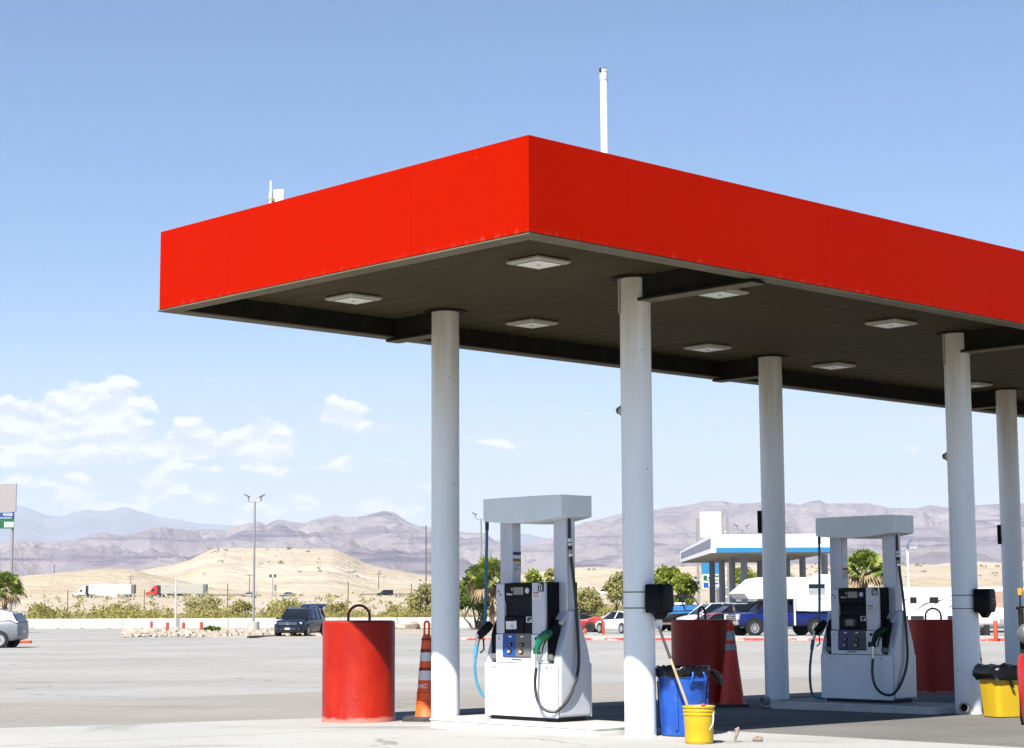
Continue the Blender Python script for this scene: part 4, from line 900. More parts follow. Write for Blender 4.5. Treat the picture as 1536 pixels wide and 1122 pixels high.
def car(name, label, loc, heading, paint, body, house, wheels, wr, cat='car', group='parked cars', rim=None, roof=None, spokes=8, extras=None, lamps=True, detail=True):
    """body: (x, z low, z high, half width); house: (x, z belt, z top, hw belt, hw top); x runs forward"""
    rim = rim or m_rims
    t = thing(name, label, cat, loc, heading, group)
    bd = MB().loft([sect(*s) for s in body]).build('body', paint, t, smooth=40)
    hs = []
    for (x, zb, zt, hb, ht) in house: hs.append([(x, -hb, zb), (x, -(hb * .25 + ht * .75), zb + (zt - zb) * .7), (x, -ht, zt), (x, 0, zt + .004), (x, ht, zt), (x, hb * .25 + ht * .75, zb + (zt - zb) * .7), (x, hb, zb)])
    MB().loft(hs).build('windows', m_glass, t, smooth=40)
    top = max(h[2] for h in house); rs = [h for h in house if h[2] > top - .14]
    secs = []
    for (x, zb, zt, hb, ht) in rs: secs.append([(x, -ht - .012, zt - .035), (x, -ht + .03, zt + .018), (x, 0, zt + .036), (x, ht - .03, zt + .018), (x, ht + .012, zt - .035), (x, 0, zt + .006)])
    MB().loft(secs).build('roof', roof or paint, t, smooth=50)
    r0, r1 = rs[0], rs[-1]; e0, e1 = house[0], house[-1]
    pmt = paint if roof is None else roof
    for s in (-1, 1):
        MB().tube([(r1[0], s * r1[4], r1[2]), (e1[0], s * (e1[3] - .03), e1[1] + .01)], .035, 6).build('pillar', pmt, t)
        MB().tube([(r0[0], s * r0[4], r0[2]), (e0[0], s * (e0[3] - .02), e0[1] + .01)], .05, 6).build('pillar', pmt, t)
        for fx in ((.45,) if r1[0] - r0[0] < 2.2 else (.35, .70)):
            xm = r0[0] + (r1[0] - r0[0]) * fx; MB().tube([(xm, s * (r0[4] + .004), top - .03), (xm, s * (house[len(house) // 2][3] + .006), house[len(house) // 2][1])], .035, 6).build('pillar', pmt, t)
    hwm = max(b_[3] for b_ in body)
    for x in wheels:
        for s in (-1, 1):
            MB().lathe([(wr * 1.14, 0), (wr * 1.14, .05), (0, .05)], 20, Matrix.Translation((x, s * (hwm - .045), wr * 1.02)) @ Matrix.Rotation(-R(90) * s, 4, 'X')).build('wheel_arch', m_arch, t)
            wheel(t, x, s * (hwm - .075), wr, .23, rim, spokes)
    if detail:
        xf, zl, zh, hf = body[-2]
        if lamps:
            for s in (-1, 1):
                MB().cbox((xf + .0, s * hf * .74, zh - .12), (.16, hf * .42, .13), s * -.25).build('headlight', m_lens, t, bev=.03)
                MB().cbox((body[1][0] - .02, s * body[1][3] * .80, body[1][2] - .18), (.12, body[1][3] * .34, .18), s * .2).build('tail_light', m_tail, t, bev=.02)
        xe, zle, zhe, he = body[-1]
        MB().cbox((xe + .0, 0, zle + .10), (.05, he * 1.3, .14)).build('grille', m_trim, t, bev=.02)
        for s in (-1, 1): MB().cbox((e1[0] - .25, s * (hwm + .10), e1[1] + .06), (.12, .20, .13)).build('mirror', paint, t, bev=.03)
        MB().cbox((body[0][0] - .005, 0, body[0][1] + .20), (.02, .34, .12)).build('number_plate', m_paper, t)
        for s in (-1, 1):
            for fx in (.38, .62):
                xx = body[0][0] + (body[-1][0] - body[0][0]) * fx; MB().cbox((xx, s * (hwm + .004), body[len(body) // 2][2] - .14), (.16, .02, .03)).build('door_handle', paint, t)
    return t
def paint(name, col, rough=.25, **k): return mat(name, col, rough, var=.04, coat=.7 if max(col) > .2 else .25, spec=.5 if max(col) > .2 else .25, **k)
# --- dark blue SUV with its tailgate up
p_navy = paint('navy_paint', (.010, .016, .045)); loc = gp(450, 955.5)
suv = car('parked_suv', 'dark blue SUV with its tailgate raised, parked on the left of the lot', loc, R(-101), p_navy,
    [(-2.5, .42, .80, .80), (-2.45, .32, 1.05, .93), (-2.0, .27, 1.12, .98), (0, .25, 1.10, .99), (1.0, .25, 1.09, .985), (1.7, .26, 1.05, .96), (2.3, .28, .96, .90), (2.48, .38, .84, .78)],
    [(-2.42, 1.08, 1.12, .86, .80), (-2.2, 1.1, 1.64, .90, .72), (-1.2, 1.1, 1.73, .93, .72), (-.2, 1.1, 1.74, .94, .73), (.35, 1.1, 1.69, .94, .72), (1.25, 1.08, 1.10, .90, .80)], (-1.52, 1.50), .385, rim=m_rims, spokes=10)
tgm = Matrix.Translation((-2.15, 0, 1.72)) @ Matrix.Rotation(R(13), 4, 'Y')
MB().prism([(0, 0), (-.35, .10), (-.9, .10), (-1.12, -.05), (-1.10, -.12), (-.85, .0), (-.3, .0), (.02, -.08)], 'y', -.74, .74, tgm).build('tailgate', p_navy, suv, bev=.03)
MB().cbox((-3.0, 0, 1.93), (.3, .4, .03)).build('number_plate', m_paper, suv)
for s in (-1, 1):
    MB().tube([(-1.6, s * .66, 1.78), (-1.3, s * .67, 1.82), (0, s * .68, 1.83), (.25, s * .68, 1.77)], .018, 6).build('roof_rail', m_chrome, suv)
    MB().cbox((2.40, s * .62, .52), (.12, .30, .03), s * -.3).build('fog_trim', m_chrome, suv)
for z_ in (.80, .87): MB().cbox((2.475, 0, z_), (.05, 1.15, .022)).build('grille_bar', m_chrome, suv)
em = MB().tube([(2.515, .085 * math.cos(a), .835 + .085 * math.sin(a)) for a in [2 * math.pi * k / 18 for k in range(18)]], .012, 6, closed=True)
em.tube([(2.515, -.05, .89), (2.515, -.03, .79), (2.515, 0, .85), (2.515, .03, .79), (2.515, .05, .89)], .009, 5); em.build('emblem', m_chrome, suv)
MB().cbox((2.52, 0, .53), (.02, .30, .10)).build('number_plate', m_paper, suv)
# --- silver SUV leaving on the left
p_silv, t, bb = base_mat('wrapped_silver'); o = N(t, 'ShaderNodeTexCoord').outputs['Object']
vo = N(t, 'ShaderNodeTexVoronoi', i={'Scale': 26.}); L(t, o, vo.inputs['Vector'])
L(t, MIX(t, MR(t, vo.outputs[0], .15, .5), (.075, .083, .097), (.18, .195, .215)), bb.inputs['Base Color']); bb.inputs['Roughness'].default_value = .35; bb.inputs['Metallic'].default_value = .3
loc = gp(13.5, 972); loc.x -= 2.15; loc.y += .9
sil = car('moving_suv', 'grey patterned SUV cut off by the left picture edge', loc, R(180), p_silv,
    [(-2.55, .50, .90, .80), (-2.5, .38, 1.08, .93), (-2.2, .30, 1.20, .98), (-1.0, .26, 1.18, 1.0), (1.0, .26, 1.12, 1.0), (1.8, .28, 1.05, .96), (2.4, .32, .9, .86), (2.5, .4, .8, .75)],
    [(-2.5, 1.08, 1.12, .85, .80), (-2.25, 1.15, 1.48, .90, .74), (-1.3, 1.16, 1.66, .94, .74), (-.2, 1.14, 1.70, .95, .74), (.4, 1.12, 1.64, .95, .73), (1.3, 1.08, 1.1, .9, .8)], (-1.75, 1.5), .345, group='moving and parked vehicles', rim=m_rims, spokes=20, lamps=False)
for s in (-1, 1): MB().loft([[(-2.49, s * .93, 1.06), (-2.2, s * .965, 1.19), (-1.0, s * .97, 1.16), (-1.0, s * .80, 1.66), (-1.4, s * .80, 1.68), (-2.2, s * .80, 1.52)], [(-2.49, s * .85, 1.06), (-2.2, s * .85, 1.19), (-1.0, s * .85, 1.16), (-1.0, s * .72, 1.60), (-1.4, s * .72, 1.62), (-2.2, s * .74, 1.46)]]).build('rear_quarter', p_silv, sil, bev=.01)
for s in (-1, 1): MB().box(-1.0, .9, s * .985 - .02, s * .985 + .02, .35, 1.08).build('dark_door', paint('plum_paint', (.03, .025, .04)), sil, bev=.02)
# --- white sedan
p_wht = paint('white_paint', (.74, .74, .74)); loc = gp(934, 950); SED = ([(-2.4, .45, .80, .70), (-2.34, .32, .98, .84), (-1.9, .24, 1.03, .90), (-1.0, .2, 1.0, .915), (.3, .2, .97, .915), (1.0, .2, .93, .905), (1.8, .22, .83, .88), (2.25, .25, .72, .78), (2.4, .35, .62, .62)],
    [(-2.1, 1.0, 1.02, .80, .70), (-1.35, 1.0, 1.34, .86, .60), (-.6, .98, 1.44, .88, .60), (.1, .97, 1.455, .88, .60), (.55, .95, 1.37, .88, .60), (1.3, .92, .94, .84, .70)])
loc.y += .6
car('parked_sedan', 'white sedan parked behind the tall column', loc, R(118), p_wht, SED[0], SED[1], (-1.42, 1.42), .335, spokes=10)
# --- red sports car seen from behind
p_rsp = paint('red_sport_paint', (.42, .015, .01)); loc = gp(862, 948.5); loc.y += 1
car('parked_coupe', 'red sports coupe with black roof parked right of the pump marked 11', loc, R(165), p_rsp, [(-2.3, .45, .78, .74), (-2.25, .32, .98, .88), (-1.7, .22, 1.0, .95), (-.8, .2, .93, .95), (.3, .2, .88, .94), (1.2, .2, .82, .92), (1.9, .24, .72, .86), (2.2, .3, .62, .66)],
    [(-2.0, .95, .97, .72, .62), (-1.2, .95, 1.2, .80, .55), (-.4, .92, 1.29, .82, .56), (.1, .9, 1.24, .82, .56), (.9, .85, .87, .8, .68)], (-1.35, 1.35), .34, rim=m_rimd, roof=m_trim, spokes=10)
# --- blue pickup carrying a white camper
p_blu = paint('deep_blue_paint', (.010, .022, .16)); hd = R(124)
fw = gp(1131, 953); rw = gp(1226, 954.5)
wb = 3.9; head = math.atan2(fw.y - rw.y, fw.x - rw.x)
head = R(197)
hx = Vector((math.cos(head), math.sin(head), 0)); lf = Vector((-math.sin(head), math.cos(head), 0))
loc = (fw + rw) / 2 - lf * .9 * (-1 if False else 1) * -1 * -1 * -1 if False else (fw + rw) / 2 + Vector((lf.x, lf.y, 0)) * -.88
loc.z = gz(loc.y) + .05
pk = thing('pickup_truck', 'deep blue pickup truck with chrome bumper carrying a white camper', 'pickup', loc, head, 'moving and parked vehicles')
k_ = (fw - rw).length / 3.9
MB().loft([sect(*s) for s in ((-3.05, .62, 1.25, .93), (-3.0, .55, 1.32, 1.0), (-1.0, .5, 1.32, 1.01), (-.6, .5, 1.32, 1.01), (1.0, .5, 1.32, 1.01), (1.4, .5, 1.31, 1.01), (2.3, .52, 1.28, .99), (2.85, .55, 1.22, .96), (2.95, .6, 1.14, .90))]).build('body', p_blu, pk, smooth=40)
hs = [(-.75, 1.3, 1.34, .92, .80), (-.6, 1.3, 1.95, .93, .74), (.6, 1.3, 2.0, .94, .75), (.95, 1.3, 1.96, .94, .74), (1.65, 1.29, 1.31, .92, .82)]
MB().loft([[(x, -hb, a), (x, -ht, c), (x, ht, c), (x, hb, a)] for x, a, c, hb, ht in hs]).build('windows', m_glass, pk, smooth=30)
MB().loft([[(x, -ht - .02, c - .06), (x, -ht + .04, c + .03), (x, ht - .04, c + .03), (x, ht + .02, c - .06)] for x, a, c, hb, ht in hs[1:4]]).build('roof', p_blu, pk)
for s in (-1, 1):
    MB().tube([(.95, s * .75, 1.96), (1.65, s * .9, 1.31)], .05, 6).build('pillar', p_blu, pk); MB().box(-.68, -.50, min(s * .76, s * .95), max(s * .76, s * .95), 1.3, 1.95).build('pillar', p_blu, pk); MB().tube([(.3, s * .76, 1.95), (.3, s * .95, 1.3)], .05, 6).build('pillar', p_blu, pk)
MB().cbox((2.98, 0, .72), (.16, 1.90, .24)).build('bumper', mat('chrome_bumper', (.66, .62, .54), .18, .85), pk, bev=.03)
gr = MB().cbox((2.97, 0, 1.02), (.08, 1.30, .32)).build('grille', m_trim, pk, bev=.02)
for z_ in (.92, 1.03, 1.14): MB().cbox((3.02, 0, z_), (.03, 1.28, .045)).build('grille_bar', m_chrome, gr)
MB().cbox((3.045, 0, 1.03), (.02, .26, .05)).cbox((3.045, 0, 1.03), (.02, .09, .10)).build('emblem', m_btn, gr)
for s in (-1, 1):
    h = MB().cbox((2.90, s * .78, 1.03), (.18, .30, .34), s * -.12).build('headlight', m_lens, pk, bev=.02)
    for z_ in (.93, 1.13): MB().cbox((2.93, s * .925, z_), (.12, .04, .07)).build('amber_lamp', mat('amber_lens', (.7, .36, .03), .3), h)
    MB().cbox((1.25, s * 1.16, 1.42), (.12, .22, .26)).build('mirror', m_trim, pk, bev=.03)
    MB().box(-.45, 2.0, s * .97 - .04, s * .97 + .04, .40, .47).build('running_board', m_chrome, pk, bev=.01)
    MB().cbox((.05, s * 1.015, 1.08), (.2, .03, .04)).build('door_handle', p_blu, pk)
    MB().box(.48, .50, s * 1.012 - .006, s * 1.012 + .006, .6, 1.3).box(-.62, -.60, s * 1.012 - .006, s * 1.012 + .006, .6, 1.3).build('door_gap', m_arch, pk)
    for x in (-1.95, 1.95):
        q = MB().lathe([(.52, 0), (.56, .0), (.56, .06), (.52, .06)], 24, Matrix.Translation((x, s * .975, .47)) @ Matrix.Rotation(-R(90) * s, 4, 'X'), cap=False)
        q.build('fender_flare', m_trim, pk); MB().lathe([(.52, 0), (.52, .05), (0, .05)], 24, Matrix.Translation((x, s * .97, .47)) @ Matrix.Rotation(-R(90) * s, 4, 'X')).build('wheel_arch', m_arch, pk)
        wheel(pk, x, s * .93, .405, .27, m_rims, 8, 28)
# camper body rides in the bed
m_camp = mat('camper_shell', (.72, .72, .70), .4, var=.03)
cp = thing('truck_camper', 'white slide-in camper with cab-over nose riding on the blue pickup', 'camper', loc, head)
MB().prism([(-3.5, 1.36), (-.72, 1.36), (-.70, 2.10), (2.35, 2.10), (2.62, 2.42), (1.55, 3.22), (.9, 3.34), (-3.4, 3.30), (-3.5, 3.1)], 'y', -1.08, 1.08).build('shell', m_camp, cp, bev=.04)
MB().prism([(-.72, 2.08), (2.33, 2.08), (2.60, 2.40), (2.55, 2.45), (-.72, 2.12)], 'y', -1.085, 1.085).build('nose_trim', mat('camper_grey', (.6, .61, .62), .4), cp)
MB().box(-3.3, -2.5, -.45, .4, 3.30, 3.50).build('air_conditioner', m_camp, cp, bev=.06)
for s in (-1, 1):
    y_ = s * 1.085
    w_ = MB().box(-2.55, -1.45, y_ - .02, y_ + .02, 2.35, 2.95).build('window', m_galv, cp); MB().box(-2.50, -1.50, y_ - .026, y_ + .026, 2.68, 2.92).build('pane', m_glass, w_); MB().box(-2.50, -1.50, y_ - .024, y_ + .024, 2.38, 2.66).build('blind', mat('blind_grey', (.45, .48, .52), .4), w_)
    MB().box(.35, .62, y_ - .02, y_ + .02, 2.5, 2.85).build('vent', m_galv, cp)
    MB().box(-.60, -.52, s * 1.10 - .04, s * 1.10 + .04, .55, 2.2).build('jack_leg', m_white, cp)
    MB().loft([[(-3.4, y_, 2.25), (-2.6, y_, 2.16), (-1.6, y_, 2.1), (-2.4, y_, 2.02)], [(-3.4, y_ + s * .008, 2.25), (-2.6, y_ + s * .008, 2.16), (-1.6, y_ + s * .008, 2.1), (-2.4, y_ + s * .008, 2.02)]]).build('stripe', m_galv, cp)
    MB().loft([[(1.2, y_, 2.24), (.2, y_, 2.26), (-.6, y_, 2.15), (.2, y_, 2.20)], [(1.2, y_ + s * .008, 2.24), (.2, y_ + s * .008, 2.26), (-.6, y_ + s * .008, 2.15), (.2, y_ + s * .008, 2.20)]]).build('stripe', m_galv, cp)
    MB().box(-1.15, -.95, y_ - .01, y_ + .01, 1.75, 1.87).build('hatch', m_galv, cp)
# --- vehicles half hidden behind the middle bollard
VAN = ([(-2.5, .5, 1.1, .85), (-2.45, .4, 1.25, .96), (-1, .35, 1.28, .99), (1.2, .35, 1.25, .99), (1.9, .38, 1.15, .95), (2.45, .42, 1.02, .86), (2.6, .5, .9, .75)], [(-2.45, 1.2, 1.25, .90, .85), (-2.3, 1.22, 1.95, .92, .76), (-.5, 1.24, 2.02, .94, .78), (.5, 1.24, 1.98, .94, .77), (1.6, 1.16, 1.2, .9, .8)])
loc = gp(1075, 947.5); loc.y += 2
car('parked_pickup', 'white pickup with steep windscreen behind the middle bollard', loc, R(-160), p_wht, VAN[0], VAN[1], (-1.6, 1.6), .38, cat='pickup')
loc = gp(1104, 949); loc.y += 1.
car('parked_minivan', 'black minivan parked left of the blue pickup nose', loc, R(-162), paint('black_paint', (.008, .009, .011)), VAN[0], [(a, b_, c - .12 if c > 1.5 else c, d_, e_) for a, b_, c, d_, e_ in VAN[1]], (-1.6, 1.6), .36, cat='minivan')
loc = gp(1066, 953); loc.x += .3
car('parked_hatchback', 'pale red hatchback roof peeking over the middle bollard', loc, R(-158), paint('faded_red_paint', (.40, .10, .10)), [(a * .85, b_, c * .9, d_ * .95) for a, b_, c, d_ in SED[0]], [(a * .85, b_ * .9, c * .9, d_ * .95, e_) for a, b_, c, d_, e_ in SED[1]], (-1.2, 1.2), .31)
# --- boat on its trailer
loc = gp(1024, 947); bt = thing('boat', 'ski boat under a blue tarpaulin with dark tower bar, on a trailer', 'boat', (loc.x, loc.y, gz(loc.y) + .02), R(35))
m_hull = mat('boat_hull', (.16, .16, .165), .3, coat=.4, var=.2, vs=1.5); m_tarp = mat('blue_tarp', (.03, .20, .52), .55, var=.15, vs=3, bump=.5, bs=6); m_dkh = mat('boat_black', (.012, .012, .014), .35)
hl_ = [(-3, .75, 1.45, 1.0), (-2, .70, 1.48, 1.1), (0, .68, 1.52, 1.12), (1.6, .72, 1.6, .95), (2.6, .95, 1.68, .55), (3.05, 1.3, 1.72, .08)]
MB().loft([[(x, 0, a), (x, -h * .62, a + (c - a) * .30), (x, -h, c), (x, h, c), (x, h * .62, a + (c - a) * .30)] for x, a, c, h in hl_]).build('hull', m_hull, bt, smooth=35)
MB().loft([[(x, -h - .03, c - .22), (x, -h * .8, c + .16), (x, 0, c + .34 - .08 * abs(x) / 3), (x, h * .8, c + .16), (x, h + .03, c - .22), (x, 0, c + .05)] for x, a, c, h in hl_[:5]]).build('tarpaulin', m_tarp, bt, smooth=50)
tb = MB()
for s in (-1, 1): tb.tube([(-.6, s * 1.05, 1.5), (-.9, s * 1.0, 2.2), (-.4, s * .8, 2.55), (.5, s * .7, 2.45)], .045, 8); tb.tube([(.9, s * .95, 1.6), (.6, s * .8, 2.2), (.2, s * .7, 2.50)], .04, 8)
tb.tube([(-.4, -.8, 2.55), (-.4, .8, 2.55)], .05, 8); tb.tube([(.4, -.7, 2.47), (.4, .7, 2.47)], .045, 8); tb.build('tower_bar', m_dkh, bt)
bx_ = MB().box(-.5, .1, -.35, .35, 1.86, 2.05).build('white_cushion', m_white, bt, bev=.06)
tr = thing('boat_trailer', 'tan boat trailer with dark wheels under the covered ski boat', 'trailer', (loc.x, loc.y, gz(loc.y) + .02), R(35))
f_ = MB()
for s in (-1, 1): f_.box(-2.8, 2.4, s * .85 - .05, s * .85 + .05, .50, .62); f_.tube([(2.4, s * .85, .56), (4.2, 0, .56)], .06, 6)
f_.box(-1.2, -1.1, -.85, .85, .45, .68).box(1.0, 1.1, -.85, .85, .45, .72); f_.build('frame', mat('trailer_tan', (.42, .33, .2), .6), tr)
for s in (-1, 1):
    for x in (-1.0, -.25): wheel(tr, x, s * 1.12, .33, .22, m_rimd, 6)
    MB().lathe([(.42, -.13), (.42, .13)], 16, Matrix.Translation((-.62, s * 1.12, .38)) @ Matrix.Rotation(R(90), 4, 'X'), cap=False, a0=0, a1=math.pi).build('mudguard', m_dkh, tr)
# --- travel trailer
dR = 150.; pR = aty(1412, 946, dR); rv = thing('travel_trailer', 'long white travel trailer with dark swooshes behind the right bollard', 'caravan', (pR.x - 1.2, dR, gz(dR) + .02), R(4))
MB().prism([(-3.6, .55), (3.4, .55), (3.5, 1.0), (3.5, 3.0), (3.3, 3.15), (-3.1, 3.15), (-3.75, 2.3), (-3.75, .8)], 'y', -1.2, 1.2).build('shell', m_camp, rv, bev=.05)
MB().box(-3.5, 3.3, -1.206, -1.19, .56, .98).build('skirt', m_trim, rv)
for k, (x0, z0, x1, z1, w_) in enumerate(((-3.4, 1.6, -1.8, 2.9, .05), (-2.9, 1.3, -1.3, 2.5, .09), (-1.6, 1.15, 1.2, 2.3, .10), (-.2, 1.3, 1.9, 2.55, .06), (1.0, 1.2, 3.2, 2.2, .09), (1.4, 1.9, 3.3, 2.8, .05))):
    q = MB(); xm, zm = (x0 + x1) / 2 - .15, (z0 + z1) / 2 + .18
    q.prism([(x0, z0), (xm, zm - w_ / 2), (x1, z1), (xm - .05, zm + w_ / 2)], 'y', -1.207, -1.198); q.build('swoosh', mat('swoosh_dark', (.06, .065, .06), .4), rv)
for (x, w_) in ((-1.35, .55), (.35, .65), (2.1, .5)):
    w__ = MB().box(x - w_ / 2 - .04, x + w_ / 2 + .04, -1.212, -1.19, 1.96, 2.44).build('window', m_trim, rv); MB().box(x - w_ / 2, x + w_ / 2, -1.218, -1.205, 2.0, 2.40).build('pane', m_glass, w__)
for x in (-.45, .45): wheel(rv, x, -1.08, .36, .22, m_rims, 6); wheel(rv, x, 1.08, .36, .22, m_rims, 6)
# --- propane tank and its board
dT = gp(1500, 953).y; pT = aty(1508, 927, dT); tk = thing('propane_tank', 'white horizontal propane tank with faint red lettering on a dark cradle', 'tank', (pT.x + .3, dT, gz(dT)), R(2))
zc_ = pT.z - gz(dT); rt_ = .58
MB().lathe([(0, -2.55), (.25, -2.5), (.45, -2.38), (.55, -2.2), (rt_, -2.0), (rt_, 2.0), (.55, 2.2), (.45, 2.38), (.25, 2.5), (0, 2.55)], 32, Matrix.Translation((0, 0, zc_)) @ Matrix.Rotation(R(90), 4, 'Y')).build('vessel', m_white, tk)
for x in (-1.5, 1.5): MB().prism([(-.5, -.02), (.5, -.02), (.45, zc_ - .3), (-.45, zc_ - .3)], 'x', x - .15, x + .15).build('cradle', m_trim, tk)
MB().box(-2.0, 2.0, -.4, .4, .16, .26).build('frame', m_trim, tk)
m_pink = mat('faded_red_letter', (.52, .22, .20), .6)
text_part('PROPANE', .26, m_pink, tk, (-.15, -.565, zc_ + .16), (R(76), 0, 0)); text_part('SOLD HERE', .26, m_pink, tk, (-.15, -.588, zc_ - .14), (R(100), 0, 0))
d2 = 100.; pS = aty(1403.5, 925, d2); sg = thing('propane_board', 'white board lettered PROPANE seen through the loop of the right bollard', 'sign', (pS.x, d2, gz(d2)), 0)
zb_ = pS.z - gz(d2); MB().box(-.62, .62, -.02, .02, zb_ - .28, zb_ + .28).build('panel', m_white, sg, bev=.01)
text_part('PROPANE', .24, mat('grey_letter', (.34, .35, .34), .6), sg, (0, -.0225, zb_ - .04), (R(90), 0, 0))
for x in (-.5, .5): MB().box(x - .03, x + .03, .021, .06, 0, zb_ + .2).build('post', m_trim, sg)
# --- person by the pickup nose
m_skin = mat('skin', (.42, .24, .17), .6); m_cloth = mat('dark_shirt', (.012, .013, .02), .8); m_jean = mat('jeans', (.05, .07, .12), .85); m_capm = mat('navy_cap', (.03, .035, .10), .7)
loc = gp(1098.5, 949); loc.y -= 1.5; pp = thing('person', 'person in a dark shirt and navy cap standing at the blue pickup nose', 'person', (loc.x, loc.y, gz(loc.y)), R(200))
J = {'pel': (0, 0, .95, .15), 'wa': (0, 0, 1.1, .135), 'ch': (.02, 0, 1.32, .16), 'nk': (.03, 0, 1.50, .06), 'hd': (.05, 0, 1.58, .075), 'hd2': (.06, 0, 1.68, .095), 'hd3': (.06, 0, 1.76, .07)}
E_ = [('pel', 'wa'), ('wa', 'ch'), ('ch', 'nk'), ('nk', 'hd'), ('hd', 'hd2'), ('hd2', 'hd3')]
for s, n_ in ((-1, 'r'), (1, 'l')):
    J.update({'sh' + n_: (.02, s * .19, 1.42, .07), 'el' + n_: (.03, s * .25, 1.13, .05), 'wr' + n_: (.18, s * .22, .93, .035), 'hn' + n_: (.25, s * .21, .89, .04), 'hp' + n_: (0, s * .10, .90, .10), 'kn' + n_: (.03, s * .11, .50, .07), 'an' + n_: (0, s * .12, .09, .045), 'to' + n_: (.16, s * .13, .04, .045)})
    E_ += [('ch', 'sh' + n_), ('sh' + n_, 'el' + n_), ('el' + n_, 'wr' + n_), ('wr' + n_, 'hn' + n_), ('pel', 'hp' + n_), ('hp' + n_, 'kn' + n_), ('kn' + n_, 'an' + n_), ('an' + n_, 'to' + n_)]
ks = list(J); me = bpy.data.meshes.new('body'); me.from_pydata([J[k][:3] for k in ks], [(ks.index(a), ks.index(b_)) for a, b_ in E_], [])
me.materials.append(m_cloth); me.materials.append(m_jean); me.materials.append(m_skin)
bo = bpy.data.objects.new('body', me); COL.objects.link(bo); bo.modifiers.new('skin', 'SKIN'); bo.modifiers.new('sub', 'SUBSURF').render_levels = 1
lay = me.skin_vertices[0].data if me.skin_vertices else None
if lay is None:
    bpy.context.view_layer.objects.active = bo
    lay = me.attributes
else:
    for i, k in enumerate(ks): lay[i].radius = (J[k][3], J[k][3]); lay[i].use_root = (k == 'pel')
bpy.context.view_layer.update()
em_ = bpy.data.meshes.new_from_object(bo.evaluated_get(bpy.context.evaluated_depsgraph_get()))
bo.modifiers.clear(); bo.data = em_; bo.parent = pp
em_.materials.clear(); [em_.materials.append(m__) for m__ in (m_cloth, m_jean, m_skin)]
for pl_ in em_.polygons:
    c_ = pl_.center; pl_.use_smooth = True
    pl_.material_index = 2 if (c_.z > 1.50 or (c_.x > .12 and .8 < c_.z < 1.02)) else (1 if c_.z < .98 else 0)
MB().lathe([(.108, 1.70), (.112, 1.74), (.10, 1.80), (.06, 1.835), (0, 1.845)], 18, Matrix.Translation((.06, 0, 0))).box(.12, .25, -.075, .075, 1.70, 1.715).build('cap', m_capm, pp)
# --- traffic on the highway
p_tred = paint('truck_red', (.70, .02, .02))
def semi(label, px, py, cabm, trl):
    p = aty(px, py, 592.); t = thing('semi_truck', label, 'truck', (p.x, 592., 5.07), R(180), 'trucks on the highway')
    MB().prism([(6.0, .9), (9.6, .7), (9.75, 1.0), (9.7, 1.55), (8.6, 1.75), (8.0, 2.6), (7.5, 3.2), (6.4, 3.9), (6.0, 3.9)], 'y', -1.2, 1.2).build('cab', cabm, t, bev=.08)
    MB().prism([(8.05, 1.85), (7.55, 2.6), (7.0, 2.6), (7.0, 1.85)], 'y', -1.21, 1.21).build('cab_window', m_glass, t)
    MB().box(5.0, 6.0, -.9, .9, .9, 3.7).build('sleeper_gap', m_trim, t); MB().box(4.2, 9.3, -.5, .5, .6, .95).build('chassis', m_trim, t)
    tb_ = MB().box(-9.2, 5.0, -1.28, 1.28, 1.15, 4.05).build('trailer_box', trl, t, bev=.04)
    MB().box(-9.28, -8.2, -1.29, 1.29, 1.17, 4.03).build('rear_doors', mat('trailer_grey', (.16, .17, .18), .6), tb_)
    MB().box(-4.0, 3.0, -1.2, 1.2, .45, 1.15).build('side_skirt', trl if cabm is not p_tred else m_trim, t)
    for x in (-7.6, -6.4, 4.6, 5.8, 8.9):
        for s in (-1, 1): wheel(t, x, s * 1.05, .5, .3, m_rims, 6, 16)
    return t
m_trw = mat('trailer_white', (.74, .75, .76), .45); m_trc = mat('trailer_cream', (.50, .49, .42), .5)
s1 = semi('white semi truck with white trailer on the highway', 158, 897.5, p_wht, m_trw)
for (x, z_) in ((3.4, 3.3), (2.7, 3.75)): MB().prism([(x, z_), (x + .9, z_ - .5), (x + 1.2, z_ - .4), (x + .4, z_ + .1)], 'y', -1.29, 1.29).build('trailer_stripe', m_blue if z_ > 3.5 else m_red, s1)
s2 = semi('red cabbed semi truck with cream trailer following the white one', 266, 897, p_tred, m_trc)
MB().box(2.5, 3.6, -1.29, 1.29, 3.4, 3.6).build('trailer_stripe', m_red, s2)
def farcar(label, px, col, van=False, hd=180):
    p = aty(px, 893, 594); B_, H_ = VAN if van else SED
    return car('highway_car', label, (p.x, 594, 5.07), R(hd), col, B_, H_, (-1.5, 1.5), .36, group='cars on the highway', detail=False, spokes=5)
farcar('silver car on the highway right of the trucks', 373, paint('silver_paint', (.42, .44, .46)))
farcar('grey green car on the highway below the mesa', 431, paint('teal_grey_paint', (.16, .22, .23)))
farcar('black SUV on the highway left of the dark pole', 578, paint('black_paint', (.008, .009, .011)), True)
farcar('white SUV on the highway left of the tall column', 905, p_wht, True)
# ================================================================== background things
import numpy as np
m_conc = mat('barrier_concrete', (.56, .54, .50), .9, var=.08, vs=.8, dirt=.4, dcol=(.38, .35, .31), ds=.6)
